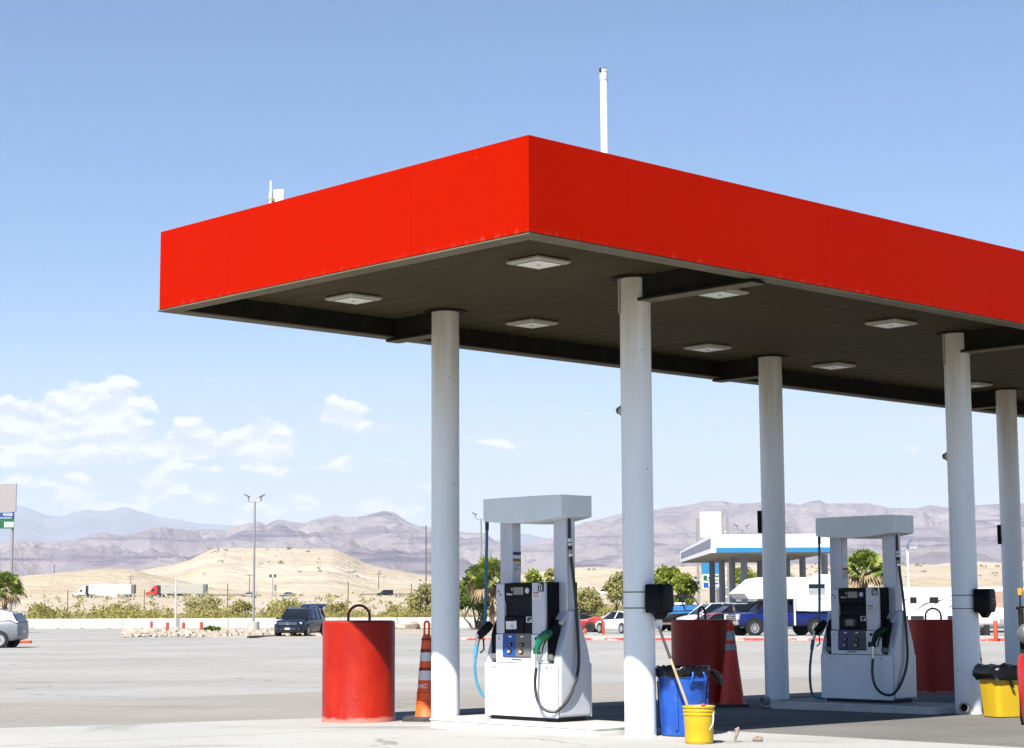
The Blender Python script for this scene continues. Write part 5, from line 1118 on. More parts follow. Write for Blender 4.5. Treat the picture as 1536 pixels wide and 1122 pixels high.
# concrete barriers along the back of the lot
bl0, bl1 = gp(-40, 943.2), gp(965, 941.5)
dB = bl1 - bl0; Ln = dB.length; nB = int(Ln / 6.1); az = math.atan2(dB.y, dB.x)
prof = [(-.30, 0), (.30, 0), (.30, .08), (.17, .33), (.085, 1.02), (-.085, 1.02), (-.17, .33), (-.30, .08)]
first = None
for k in range(nB + 1):
    c_ = bl0 + dB * ((k + .5) * 6.1 / Ln); lab = 'pale concrete traffic barrier in the row along the back of the lot'
    if first is None:
        t = thing('concrete_barrier', lab, 'barrier', group='row of concrete barriers')
        MB().prism(prof, 'x', -3.03, 3.03).build('body', m_conc, t, bev=.02)
        for x in (-1.6, 1.6): MB().box(x - .2, x + .2, -.306, .306, -.01, .06).build('lift_slot', m_hole, t)
        first = t; o = t
    else: o = copy_tree(first)
    o['label'] = 'pale concrete barrier, %s from the left in the row behind the lot' % ('first second third fourth fifth sixth seventh eighth ninth tenth eleventh twelfth thirteenth fourteenth'.split()[k])
    o.location = (c_.x, c_.y, gz(c_.y) - .01); o.rotation_euler = (0, 0, az + rng.uniform(-.006, .006))
# boulders
m_rockp = mat('pale_boulder', (.52, .44, .36), .95, var=.25, vs=2.5, bump=1., bs=5)
meshes = []
for k in range(4):
    b = MB(); b.lathe([(.0, -.2), (.35, -.15), (.5, .08), (.45, .3), (.25, .44), (0, .46)], 10)
    b.v = [tuple(Vector(v) * (1 + .55 * noise.noise((v[0] * 2.5 + k * 7, v[1] * 2.5, v[2] * 3)))) for v in b.v]
    me = b.mesh('boulder', 20); me.materials.append(m_rockp); meshes.append(me)
spots = [(rng.uniform(184, 300), rng.uniform(948, 955), rng.uniform(.5, 1.1)) for _ in range(16)] + [(rng.uniform(300, 415), rng.uniform(948, 954), rng.uniform(.35, .6)) for _ in range(8)]
for k, (a, c_, s_) in enumerate(spots):
    p = gp(a, c_); o = bpy.data.objects.new('boulder', meshes[k % 4]); COL.objects.link(o); o.location = (p.x, p.y, gz(p.y) + .06); o.scale = (s_ * 1.3, s_, s_ * .8); o.rotation_euler = (0, 0, rng.uniform(0, 6))
    tag(o, 'pale limestone boulder in the rubble on the gravel bed left of the SUV', 'boulder', 'rubble boulders on the gravel bed')
for k, (a, c_, s_) in enumerate(((606, 944, 1.1), (618, 945, 1.5), (630, 944, .9), (640, 944.5, 1.1))):
    p = gp(a, c_); o = bpy.data.objects.new('boulder', meshes[k % 4]); COL.objects.link(o); o.location = (p.x, p.y, gz(p.y) + .05); o.scale = (s_ * 1.3, s_, s_ * .8); o.rotation_euler = (0, 0, k)
    tag(o, 'pinkish boulder by the barriers between the left bollard and the left column', 'boulder', 'boulders left of the first column')
# loose rubble
b = MB()
for _ in range(420):
    a, c_ = rng.uniform(186, 480), rng.uniform(944.5, 956.2); p = gp(a, c_); s_ = rng.uniform(.05, .22)
    mm = Matrix.Translation((p.x, p.y, gz(p.y) + .08)) @ Matrix.Rotation(rng.uniform(0, 6), 4, 'Z') @ Matrix.Rotation(rng.uniform(-.5, .5), 4, 'X')
    b.loft([[(x * s_, y * s_, -.3 * s_) for x, y in ((-1, -.6), (.8, -.9), (1, .7), (-.7, .8))], [(x * s_ * .6, y * s_ * .6, .8 * s_) for x, y in ((-1, -.6), (.8, -.9), (1, .7), (-.7, .8))]], m=mm)
o = stuff(b.build('rubble', m_rockp, smooth=0)); o['label'] = 'loose pale rubble scattered over the gravel bed'; o['category'] = 'rubble'
kb0, kb1 = gp(372, 957.3), gp(420, 956); q = MB(); q.tube([kb0 + Vector((0, 0, .06)), kb1 + Vector((0, 0, .06))], .09, 6)  # added dark tube that stands in for the shadow of a kerb
tag(q.build('kerb_shadow_strip', mat('kerb_shadow_dark', (.07, .06, .05), .9)), 'dark strip standing in for a kerb shadow left of the SUV front', 'shadow strip')
# orange pipe posts
m_opost = mat('orange_post', (.62, .07, .02), .5)
def opost(px, py, h, r, label, grp='orange guard posts'):
    p = gp(px, py); t = MB().lathe([(r, -.05), (r, h - .05), (r * .7, h)], 14).build('guard_post', m_opost); t.location = (p.x, p.y, gz(p.y))
    return tag(t, label, 'post', grp)
for (a, c_, lab) in ((227, 944, 'leftmost orange guard post by the barriers, half sunk behind rubble'), (251, 947, 'orange guard post left of the thin metal pole'), (275, 948, 'orange guard post right of the thin metal pole'), (302, 946.5, 'orange guard post next to the green weed by the barriers')): opost(a, c_, .75, .13, lab)
opost(878, 951, .35, .10, 'short orange guard stub before the red coupe'); opost(1494, 962, .95, .10, 'orange guard post in front of the propane tank')
p = gp(905, 952); q = MB().tube([(-.95, 0, .95), (-.5, 0, 1.05), (-.15, 0, .98), (0, 0, .75), (0, 0, 0)], .09, 10).build('guard_rail', m_opost); q.location = (p.x, p.y, gz(p.y)); tag(q, 'bent orange guard rail hoop beside the red coupe', 'rail')
p = gp(24, 965.5); q = MB().cbox((0, 0, .07), (.75, .2, .14)).build('wheel_stop', m_opost, bev=.03); q.location = (p.x + .1, p.y + 1.2, gz(p.y)); tag(q, 'low red wheel stop behind the grey SUV', 'wheel stop')
# thin metal pole with a cabinet
p = gp(263, 946); t = thing('metal_pole', 'thin bare metal pole with box at its foot by the barriers', 'pole', (p.x, p.y, gz(p.y)))
MB().lathe([(.085, 0), (.07, aty(263, 866, p.y).z - gz(p.y))], 10).build('shaft', m_galv, t); MB().box(.12, .34, -.1, .1, 0, 1.1).build('cabinet', mat('grey_cabinet', (.3, .32, .33), .5), t); MB().box(-.14, .1, -.14, .14, 0, .06).build('base_plate', m_galv, t)
# yard lamps
m_pole = mat('lamp_pole', (.34, .34, .34), .5, .2)
def lamp(px, py, top, label, d=None, base=True, right=True, sc=1.):
    p = gp(px, py) if d is None else aty(px, py, d)
    if d is not None: p.z = gz(d)
    t = thing('lamp_post', label, 'lamp post', (p.x, p.y, gz(min(p.y, 205))), 0., 'lamp posts around the lot')
    h = aty(px, top, p.y).z - gz(min(p.y, 205))
    if base: MB().lathe([(.5, -.05), (.5, .75), (.46, .78)], 24).build('concrete_base', m_conc, t)
    MB().lathe([(.11, .7 if base else 0), (.075, h - .45)], 12).build('mast', m_pole, t)
    for s in ((-1, 1) if right else (-1,)):
        arm = MB().tube([(0, 0, h - .5), (s * .35, 0, h - .5), (s * .52, 0, h - .40), (s * .55, 0, h - .1)], .045, 8).build('arm', m_pole, t)
        mm = Matrix.Translation((s * .62, -.05, h + .02)) @ Matrix.Rotation(s * R(-28), 4, 'Y')
        hd = MB().box(-.30, .22, -.17, .17, -.06, .05, mm).build('lamp_head', mat('lamp_bronze', (.20, .18, .12), .5), arm, bev=.03)
        MB().box(-.24, .16, -.13, .13, -.075, -.061, mm).build('lens', m_diff, hd)
    return t
lamp(380, 946.5, 744, 'tall double headed lamp post on a concrete base left of the SUV')
lamp(722, 944, 771, 'lamp post rising behind the palm left of the pump marked 11', d=185, base=False, right=False)
lamp(1116, 944, 788, 'double headed lamp post showing above the far white canopy', d=205, base=False)
# solar lamp by the right bollard
d = 135; p = aty(1365, 950, d); t = thing('solar_lamp', 'white solar lamp pole with tilted panel right of the pump marked 10', 'lamp post', (p.x, d, gz(d)))
h = aty(1365, 822, d).z - gz(d); MB().lathe([(.09, 0), (.07, h)], 10).build('mast', m_white, t)
MB().box(-.35, .35, -.3, .3, -.02, .02, Matrix.Translation((.1, 0, h + .35)) @ Matrix.Rotation(R(-55), 4, 'Y')).build('solar_panel', mat('solar_blue', (.10, .12, .18), .2, coat=.4), t); MB().tube([(0, 0, h), (.1, 0, h + .33)], .04, 6).build('bracket', m_white, t); MB().box(.05, .65, -.08, .08, h - .02, h + .05).build('lamp_head', m_white, t, bev=.02)
# tall pole sign at the left edge
d = 230; p = aty(15, 940, d); zg = desert_z(p.x, d); t = thing('pole_sign', 'tall pole sign with blank grey board over blue and green panels, left edge', 'sign', (p.x, d, zg))
def Z(py): return aty(15, py, d).z - zg
MB().lathe([(.20, 0), (.16, Z(850)), (.14, Z(728))], 12).build('pole', m_pole, t)
ppm = F / d
MB().box(-1.75 - .9, .33, -.35, -.18, Z(768), Z(726)).build('board', mat('blank_board', (.40, .37, .375), .6), t)
f_ = MB().box(.33, .42, -.36, -.17, Z(768.5), Z(725.5)).build('board_edge', m_pole, t)
b1 = MB().box(-1.9, .22, -.34, -.2, Z(776), Z(769)).build('blue_panel', m_pblue, t); text_part('FOOD', .40, m_paper, b1, (-.55, -.35, Z(772.3)), (R(90), 0, 0))
b2 = MB().box(-1.75, .20, -.34, -.2, Z(793), Z(778)).build('green_panel', mat('sign_green', (.0, .13, .05), .5), t)
for k in range(4): MB().box(-.95 + .3 * k, -.75 + .3 * k, -.352, -.341, Z(791), Z(783)).build('price_digit', m_paper, b2)
# utility poles, fence posts, highway furniture
m_dpole = mat('brown_pole', (.17, .125, .085), .9); m_rpost = mat('rust_post', (.26, .15, .07), .9)
def pole(px, base, top, d, r, label, cross=0, name='utility_pole', cat='pole', m=None, grp='poles in the desert'):
    p = aty(px, base, d); zg = desert_z(p.x, d) if d < 620 else p.z - .6; t = thing(name, label, cat, (p.x, d, zg - .1), 0., grp); h = aty(px, top, d).z - zg + .1
    MB().lathe([(r, 0), (r * .75, h)], 8).build('shaft', m or m_dpole, t)
    for k in range(cross): MB().box(-1.3, 1.3, -.08, .08, h - .6 - k * .9, h - .42 - k * .9).build('crossarm', m or m_dpole, t)
    if not cross: MB().lathe([(r * .9, h), (r * .4, h + r)], 8).build('cap', m or m_dpole, t)
pole(639, 884, 789, 420, .17, 'tall dark wooden pole left of the leftmost column'); pole(568, 880, 859, 640, .16, 'short wooden pole with crossarm right of the black highway SUV', 1)
pole(374, 893, 861, 640, .17, 'wooden pole beside the tall lamp post on the highway verge', 1); pole(196, 880, 862, 640, .14, 'small pole with crossarms behind the white truck', 2)
pole(81, 866, 847, 1500, .4, 'distant pylon on the plain above the sand hills', 2)
for (px, base, top, lab) in ((101, 921, 886, 'leftmost rusty fence post in the scrub'), (216, 924, 885, 'rusty fence post between the two semi trucks'), (341, 920, 876, 'rusty fence post left of the tall lamp post'), (522, 921, 873, 'rusty fence post above the left red bollard'), (617, 905, 876, 'green fence post beside the olive bush')):
    pole(px, base, top, 290, .10, lab, 0, 'fence_post', 'post', m_rpost, 'fence posts in the scrub')
for (px, base, top, lab, tw) in ((409, 890, 862, 'twin headed highway beacon below the mesa', 1), (413, 892, 877, 'small upright highway sign below the mesa', 2), (385, 889, 878, 'small white highway sign right of the tall lamp post', 3), (624, 888, 876, 'white highway sign left of the leftmost column', 3)):
    d = 612.; p = aty(px, base, d); t = thing('highway_sign', lab, 'sign', (p.x, d, 4.9), 0., 'signs along the highway'); h = aty(px, top, d).z - 4.9
    MB().lathe([(.12, 0), (.10, h - .8)], 8).build('post', m_pole, t)
    if tw == 1:
        MB().box(-.9, .9, -.05, .05, h - .9, h - .75).build('bracket', m_pole, t)
        for s in (-1, 1): MB().cbox((s * .75, -.1, h - .4), (.75, .3, .95)).build('lamp_head', m_trim, t, bev=.05)
    else: MB().box(-.45 if tw == 2 else -.8, .45 if tw == 2 else .8, -.16, -.1, h - 1.9, h).build('panel', m_conc if tw == 3 else mat('sign_back', (.3, .26, .27), .6), t)
g_ = MB()
for (x0, x1, nm) in ((aty(300, 890, 620).x, aty(372, 890, 620).x, 'dark guardrail along the highway left of the tall lamp post'), (aty(540, 890, 620).x, aty(640, 890, 620).x, 'dark guardrail along the highway behind the black SUV')):
    t = thing('guardrail', nm, 'guardrail', ((x0 + x1) / 2, 620, 4.9)); hwid = (x1 - x0) / 2
    MB().box(-hwid, hwid, -.06, .06, .75, 1.3).build('rail', mat('guardrail_grey', (.22, .21, .2), .6), t)
    for k in range(9): x = -hwid + 2 * hwid * (k + .5) / 9; MB().box(x - .1, x + .1, .061, .2, 0, 1.2).build('post', m_pole, t)
# ---------------------------------------------------------------- the other fuel station
m_fw = mat('fascia_white', (.78, .79, .80), .5, var=.03); m_fb = mat('fascia_blue', (.015, .24, .50), .5, var=.05); m_fu = mat('soffit_tan', (.42, .36, .26), .7); m_lil = mat('panel_lilac', (.30, .31, .42), .6); m_gcol = mat('grey_column', (.36, .37, .42), .6)
A0 = aty(1069, 910, 150.); A1 = aty(1252, 910, 150.); B0 = aty(1021, 910, 182.)
zn, zu, zf = 1.3 + (909.7 - 802) * 150 / F, 1.3 + (909.7 - 829.5) * 150 / F, 1.3 + (910 - 828) * 182 / F
st = thing('station_canopy', 'far fuel station canopy with white fascia and blue stripe on grey columns', 'canopy', (0, 0, 0)); ex = 16.
def P3(p, z): return (p.x, p.y, z)
A0g, A1g, B0g = Vector((A0.x, 150, 0)), Vector((A1.x, 150, 0)), Vector((B0.x, 182, 0)); B1g = A1g + (B0g - A0g)
MB().add([P3(A0g, zu), P3(A1g, zu), P3(B1g, zu), P3(B0g, zu), P3(A0g, zn), P3(A1g, zn), P3(B1g, zf), P3(B0g, zf)], [(0, 3, 2, 1), (4, 5, 6, 7), (0, 1, 5, 4), (1, 2, 6, 5), (2, 3, 7, 6), (3, 0, 4, 7)]).build('fascia', m_fw, st, smooth=0)
MB().add([P3(A0g + Vector((.1, .1, 0)), zu - .01), P3(A1g + Vector((0, .1, 0)), zu - .01), P3(B1g, zu - .01), P3(B0g + Vector((.1, -.1, 0)), zu - .01), P3(A0g + Vector((.1, .1, 0)), zu - .05), P3(A1g + Vector((0, .1, 0)), zu - .05), P3(B1g, zu - .05), P3(B0g + Vector((.1, -.1, 0)), zu - .05)], [(0, 3, 2, 1), (4, 5, 6, 7), (0, 1, 5, 4), (1, 2, 6, 5), (2, 3, 7, 6), (3, 0, 4, 7)]).build('soffit', m_fu, st, smooth=0)
MB().box(A0g.x + .35, A1g.x, 149.93, 149.99, zu + .02, zu + .40).build('blue_stripe', m_fb, st)
sd = (B0g - A0g).normalized(); nrm_ = Vector((-sd.y, sd.x, 0)); nrm_ = nrm_ if nrm_.x < 0 else -nrm_
q0, q1 = A0g + sd * .6 + nrm_ * .03, B0g - sd * 1.6 + nrm_ * .03
MB().add([P3(q0, zu + .45), P3(q1, zu + .35), P3(q1, zf - .18), P3(q0, zn - .32)] + [P3(q - nrm_ * .05, z_) for q, z_ in ((q0, zu + .45), (q1, zu + .35), (q1, zf - .18), (q0, zn - .32))], [(0, 1, 2, 3), (7, 6, 5, 4), (0, 4, 5, 1), (1, 5, 6, 2), (2, 6, 7, 3), (3, 7, 4, 0)]).build('side_panel', m_lil, st, smooth=0)
for k, (px, d) in enumerate(((1069, 178), (1083.5, 170), (1099, 162), (1117, 154), (1141, 178), (1182, 170), (1205, 162), (1238, 156))):
    p = aty(px, 900, d); MB().lathe([(.28, gz(d) - .05), (.28, zu - .02)], 16, Matrix.Translation((p.x, d, 0))).build('column', m_gcol, st)
# its sign tower
d = 215.; p = aty(1070, 940, d); t = thing('sign_tower', 'two legged sign tower with blank white top board above the far canopy', 'sign', (p.x, d, gz(200) - .1)); zg = gz(200) - .1
def Z(py): return aty(1070, py, d).z - zg
k_ = d / F
for s, x in ((-1, (1049 - 1070) * k_), (1, (1094 - 1070) * k_)):
    leg = MB().box(x - .16, x + .16, -.16, .16, 0, Z(778 if s < 0 else 775)).build('leg', m_pole, t)
    for z_ in range(10):
        if s > 0: MB().box(x - .8, x - .17, -.05, .05, 1 + z_ * 1.05, 1.12 + z_ * 1.05).build('rung', m_white, leg)
MB().box((1053 - 1070) * k_, (1084 - 1070) * k_, -.3, .3, Z(806), Z(768)).build('top_board', m_fw, t); MB().box((1084 - 1070) * k_, (1087 - 1070) * k_, -.29, .29, Z(806), Z(768)).build('board_edge', m_pole, t)
MB().box((1054 - 1070) * k_, (1088 - 1070) * k_, -.25, .25, Z(861), Z(840)).build('blue_panel', m_fb, t)
g1 = MB().box((1055 - 1070) * k_, (1088 - 1070) * k_, -.25, .25, Z(872), Z(862)).build('green_panel_frame', m_white, t); MB().box((1056 - 1070) * k_, (1087 - 1070) * k_, -.27, -.251, Z(871), Z(863)).build('green_panel', mat('sign_green', (.0, .13, .05), .5), g1); text_part('Diesel', .60, m_paper, g1, ((1071.5 - 1070) * k_, -.275, Z(867)), (R(90), 0, 0))
g2 = MB().box((1055 - 1070) * k_, (1088 - 1070) * k_, -.25, .25, Z(882.5), Z(873)).build('blue_panel_frame', m_white, t); MB().box((1056 - 1070) * k_, (1087 - 1070) * k_, -.27, -.251, Z(881.7), Z(873.8)).build('food_panel', m_blue, g2); text_part('Food', .60, m_paper, g2, ((1071.5 - 1070) * k_, -.275, Z(878)), (R(90), 0, 0))
# low shop behind it
d = 232.; x0, x1 = aty(1085, 900, d).x, aty(1215, 900, d).x; zg = gz(200) - .15; t = thing('shop', 'low grey green shop with blue band under the far canopy', 'building', ((x0 + x1) / 2, d, zg)); hw_ = (x1 - x0) / 2
def Z(py): return aty(1150, py, d).z - zg
MB().box(-hw_, hw_, 0, 8, 0, Z(879)).build('wall', mat('shop_wall', (.24, .29, .29), .7), t); MB().box(-hw_ - .1, hw_ + .1, -.2, 8.1, Z(879), Z(876.5)).build('parapet', mat('shop_parapet', (.33, .36, .36), .7), t)
for k in range(5):
    x = -hw_ + .8 + k * (2 * hw_ - 1.6) / 5; MB().box(x, x + 1.5, -.06, -.005, Z(898), Z(892)).build('blue_sign', m_pblue, t)
    w_ = MB().box(x, x + 1.5, -.05, -.005, .8, Z(901)).build('window', m_pole, t); MB().box(x + .08, x + 1.42, -.07, -.051, .88, Z(901) - .08).build('pane', m_glass, w_)
# ---------------------------------------------------------------- embankment and ramp barrier on the right
m_emb = ground_mat('red_gravel_bank', ((.42, .27, .215), (.52, .35, .28), (.30, .19, .15)), .5, bump=.8, bs=3, dist=.2)
d = 215.; x0, x1 = aty(1350, 900, d).x, aty(1900, 900, d).x; zt_ = aty(1490, 887, d).z
b = MB(); nx_, ny_ = 30, 8
b.add([(x0 - (6 if i == 0 else 0) + (x1 - x0) * i / nx_, d - 9 + 10 * j / ny_, (gz(200) - .4) + (zt_ - gz(200) + .4) * min(1, j / (ny_ - 1)) * (1 if i else 0) + .15 * noise.noise((i * 1.3, j * 1.1, 2))) for i in range(nx_ + 1) for j in range(ny_ + 1)], [(i * (ny_ + 1) + j, (i + 1) * (ny_ + 1) + j, (i + 1) * (ny_ + 1) + j + 1, i * (ny_ + 1) + j + 1) for i in range(nx_) for j in range(ny_)])
struct(b.build('embankment', m_emb, smooth=60))
t = thing('ramp_wall', 'long white concrete parapet on top of the red gravel bank', 'wall', (0, 0, 0)); zw = aty(1490, 880.5, d).z
for k in range(9):
    xa = x0 + (x1 - x0) * k / 9; MB().box(xa + .02, xa + (x1 - x0) / 9 - .02, d + .8, d + 1.1, zt_ - .8, zw).build('wall_panel', m_fw, t, bev=.02)
# ---------------------------------------------------------------- plants
def leaf_mat(name, a, b_, dry):
    a, b_, dry = [tuple(x * 1.1 for x in q) for q in (a, b_, dry)]
    m, t, b = base_mat(name); ge = N(t, 'ShaderNodeNewGeometry'); o = N(t, 'ShaderNodeTexCoord').outputs['Object']
    c = MIX(t, MR(t, NOI(t, o, 1.1, 4, .6), .35, .65), a, b_); c = MIX(t, MR(t, ge.outputs['Random Per Island'], .55, 1.0), c, dry)
    L(t, c, b.inputs['Base Color']); b.inputs['Roughness'].default_value = .75; b.inputs['Specular IOR Level'].default_value = .2
    ad = N(t, 'ShaderNodeBsdfTranslucent'); L(t, c, ad.inputs[0]); mx = N(t, 'ShaderNodeMixShader', i={0: .3}); L(t, b.outputs[0], mx.inputs[1]); L(t, ad.outputs[0], mx.inputs[2]); L(t, mx.outputs[0], t.nodes['Material Output'].inputs[0])
    return m
m_lf1 = leaf_mat('leaf_bright', (.10, .155, .018), (.19, .235, .030), (.24, .22, .05)); m_lf2 = leaf_mat('leaf_dark', (.035, .075, .012), (.075, .125, .02), (.13, .14, .03)); m_lf3 = leaf_mat('leaf_olive', (.19, .195, .065), (.27, .255, .09), (.31, .25, .12))
m_lf4 = leaf_mat('scrub_leaf', (.17, .172, .04), (.235, .215, .06), (.26, .195, .09)); m_lf5 = leaf_mat('palm_leaf', (.075, .13, .018), (.15, .20, .03), (.28, .26, .07)); m_bark = mat('bark', (.16, .11, .075), .95, var=.3, vs=8); m_pbark = mat('palm_bark', (.24, .15, .09), .95, var=.4, vs=6)
nr = np.random.default_rng(11)
def leaves(cent, rad, n, size, squash=1.):
    """many small leaf faces filling the shell of several lobes"""
    V_ = []; Fc = []; k = 0
    w_ = np.array([r ** 2 for r in rad]); w_ = w_ / w_.sum(); idx = nr.choice(len(cent), n, p=w_)
    for i in idx:
        d_ = nr.normal(size=3); d_ /= np.linalg.norm(d_); rr = rad[i] * (nr.uniform(.35, 1.) ** .5) * (1 + .25 * nr.normal())
        p = np.array(cent[i]) + d_ * rr * np.array((1, 1, squash))
        a = nr.normal(size=3); a /= np.linalg.norm(a); b_ = np.cross(a, nr.normal(size=3)); b_ /= np.linalg.norm(b_)
        s = size * nr.uniform(.6, 1.4); a = a * s; b_ = b_ * s * .5
        V_ += [tuple(p - a), tuple(p + b_), tuple(p + a), tuple(p - b_)]; Fc.append((k, k + 1, k + 2, k + 3)); k += 4
    return V_, Fc
def tree(name, label, px, base, top, wpx, d, m, n=2600, trunks=3, low=.3, size=.16, lobes=14, cat='tree', grp='trees and bushes around the lot'):
    p = aty(px, base, d); zg = gz(d) if d < 200 else desert_z(p.x, d); t = thing(name, label, cat, (p.x, d, zg - .03), 0., grp)
    h = aty(px, top, d).z - zg; w = wpx * d / F / 2
    cent = []; rad = []
    for k in range(lobes):
        a = nr.uniform(0, 6.283); q = nr.uniform(0, 1) ** .6; zz = h * (low + (1 - low) * nr.uniform(.08, .86)); ww = w * (.78 if zz < h * .75 else .5)
        cent.append((math.cos(a) * q * ww, math.sin(a) * q * ww, zz)); rad.append(w * nr.uniform(.24, .42))
    cent.append((0, 0, h * .86)); rad.append(w * .34)
    tm = MB()
    for k in range(trunks):
        a = 6.283 * k / trunks + .4; tgt = Vector(cent[k % len(cent)]); b0 = Vector((math.cos(a) * .12, math.sin(a) * .12, -.05)); md = b0.lerp(tgt, .5) + Vector((math.cos(a) * .2, math.sin(a) * .2, -.1))
        tm.tube([b0, b0.lerp(md, .5) + Vector((0, 0, .1)), md, tgt], [.11, .09, .06, .02], 7)
        for j in range(3):
            tg2 = Vector(cent[(k * 3 + j + 3) % len(cent)]); tm.tube([md, md.lerp(tg2, .6) + Vector((0, 0, .15)), tg2], [.05, .035, .012], 5)
    tm.build('trunk', m_bark, t, smooth=60)
    V_, Fc = leaves(cent, rad, int(n * 1.5), size * 1.15, .85); lm = MB(); lm.v = V_; lm.f = Fc
    me = bpy.data.meshes.new('crown'); me.from_pydata(V_, [], Fc); me.materials.append(m); o = bpy.data.objects.new('crown', me); COL.objects.link(o); o.parent = t
    return t
def palm(label, px, base, ctr, wpx, d, skirt=True, n=46, trunk_r=.22):
    p = aty(px, base, d); zg = gz(d) if d < 200 else desert_z(p.x, d); t = thing('fan_palm', label, 'palm', (p.x, d, zg - .03), 0., 'fan palms around the lot')
    h = aty(px, ctr, d).z - zg; w = wpx * d / F / 2
    MB().lathe([(trunk_r * 1.2, 0), (trunk_r, .4), (trunk_r * .95, h * .6), (trunk_r * 1.15, h - .1), (trunk_r * .5, h + .1)], 14).build('trunk', m_pbark, t)
    V_ = []; Fc = []; Vd = []; Fd = []
    for k in range(n):
        el = R(84) - R(118) * (k + .5) / n + nr.normal() * .10; az_ = k * 2.399 + nr.normal() * .15
        dead = skirt and k > n * .80
        st_ = w * nr.uniform(.42, .55); bl_ = w * nr.uniform(.48, .62)
        d_ = Vector((math.cos(az_) * math.cos(el), math.sin(az_) * math.cos(el), math.sin(el))); c0 = Vector((0, 0, h)); hub = c0 + d_ * st_ - Vector((0, 0, .04 * w))
        sd_ = d_.cross(Vector((0, 0, 1))); sd_ = sd_.normalized() if sd_.length > .05 else Vector((1, 0, 0)); up_ = sd_.cross(d_)
        ra = nr.uniform(-1.2, 1.2); sd_, up_ = sd_ * math.cos(ra) + up_ * math.sin(ra), up_ * math.cos(ra) - sd_ * math.sin(ra)
        VV, FF = (Vd, Fd) if dead else (V_, Fc)
        i0 = len(VV); VV += [tuple(c0 + sd_ * .015), tuple(c0 - sd_ * .015), tuple(hub - sd_ * .012), tuple(hub + sd_ * .012)]; FF.append((i0, i0 + 1, i0 + 2, i0 + 3))
        for j in range(13):
            a = R(-95 + 190 * j / 12); dr = (d_ * math.cos(a) + sd_ * math.sin(a)).normalized(); ln = bl_ * (1 - .25 * abs(a) / 1.66) * nr.uniform(.85, 1.1)
            mid = hub + dr * ln * .6 + up_ * .05 * w; tip = hub + dr * ln - Vector((0, 0, ln * (.10 if not dead else .5))); sw = dr.cross(up_).normalized() * (.06 * w)
            i0 = len(VV); VV += [tuple(hub), tuple(mid + sw), tuple(tip), tuple(mid - sw)]; FF.append((i0, i0 + 1, i0 + 2, i0 + 3))
    for nm, VV, FF, mm in (('crown', V_, Fc, m_lf5), ('dead_fronds', Vd, Fd, mat('dry_frond', (.34, .25, .13), .9, var=.3))):
        if not VV: continue
        me = bpy.data.meshes.new(nm); me.from_pydata(VV, [], FF); me.materials.append(mm); o = bpy.data.objects.new(nm, me); COL.objects.link(o); o.parent = t
palm('young fan palm cut by the left edge behind the grey SUV', 6, 944, 884, 62, 150, trunk_r=.2)
palm('fan palm left of the pump marked 11', 738, 944, 872, 84, 152)
palm('bright fan palm framed between the uprights of the pump marked 10', 1299, 950, 856, 74, 140, n=60)
tree('olive_bush', 'olive green bush left of the leftmost column beyond the barriers', 640, 938, 873, 64, 225, m_lf3, low=.05, n=2600)
tree('shade_tree', 'dark leaning tree between the leftmost column and the palm', 713, 944, 848, 70, 158, m_lf2, trunks=4, low=.34, n=5200, lobes=22)
tree('leafy_bush', 'bright leafy bush seen between the uprights of the pump marked 11', 800, 940, 851, 62, 190, m_lf1, low=.1, n=3200)
tree('leafy_bush', 'pale bush at the right upright of the pump marked 11', 826, 940, 843, 26, 196, m_lf3, low=.3, n=1300)
tree('mesquite', 'grey green mesquite behind the red coupe', 877, 944, 884, 62, 152, m_lf3, low=.38, trunks=2, size=.11, n=2600)
tree('mesquite', 'light olive tree left of the tall column behind the white sedan', 936, 938, 858, 56, 172, m_lf3, low=.35, trunks=2, n=2200)
tree('leafy_bush', 'big bright bush right of the black towel box', 996, 938, 844, 60, 180, m_lf1, low=.05, n=4200, lobes=20)
tree('leafy_bush', 'broad green bush left of the far sign tower', 1028, 938, 856, 56, 176, m_lf1, low=.05, n=4200, lobes=20)
tree('leafy_bush', 'green bush between the far grey columns left of the camper', 1112, 938, 846, 50, 236, m_lf1, low=.05, n=3200)
tree('leafy_bush', 'rounded green bush behind the camper nose', 1140, 938, 852, 40, 246, m_lf1, low=.05, n=2600)
pt_ = gp(725, 944); t = thing('planter', 'square tan planter with small shrub left of the pump marked 11', 'planter', (pt_.x, pt_.y, gz(pt_.y)))
MB().loft([[(x * .42, y * .42, 0) for x, y in ((-1, -1), (1, -1), (1, 1), (-1, 1))], [(x * .55, y * .55, .6) for x, y in ((-1, -1), (1, -1), (1, 1), (-1, 1))], [(x * .55, y * .55, .7) for x, y in ((-1, -1), (1, -1), (1, 1), (-1, 1))]]).build('pot', mat('planter_tan', (.34, .28, .2), .9), t)
V_, Fc = leaves([(0, 0, 1.0), (.1, 0, 1.4)], [.3, .25], 260, .12); me = bpy.data.meshes.new('shrub'); me.from_pydata(V_, [], Fc); me.materials.append(m_lf2); o = bpy.data.objects.new('shrub', me); COL.objects.link(o); o.parent = t
wl = gp(318, 949.5); t = thing('weed', 'green weed clump growing in the gravel right of the orange posts', 'weed', (wl.x, wl.y, gz(wl.y)))
V_, Fc = leaves([(-.3, 0, .2), (.3, 0, .22), (0, 0, .35)], [.35, .35, .3], 420, .12, .6); me = bpy.data.meshes.new('leaves'); me.from_pydata(V_, [], Fc); me.materials.append(m_lf2); o = bpy.data.objects.new('leaves', me); COL.objects.link(o); o.parent = t
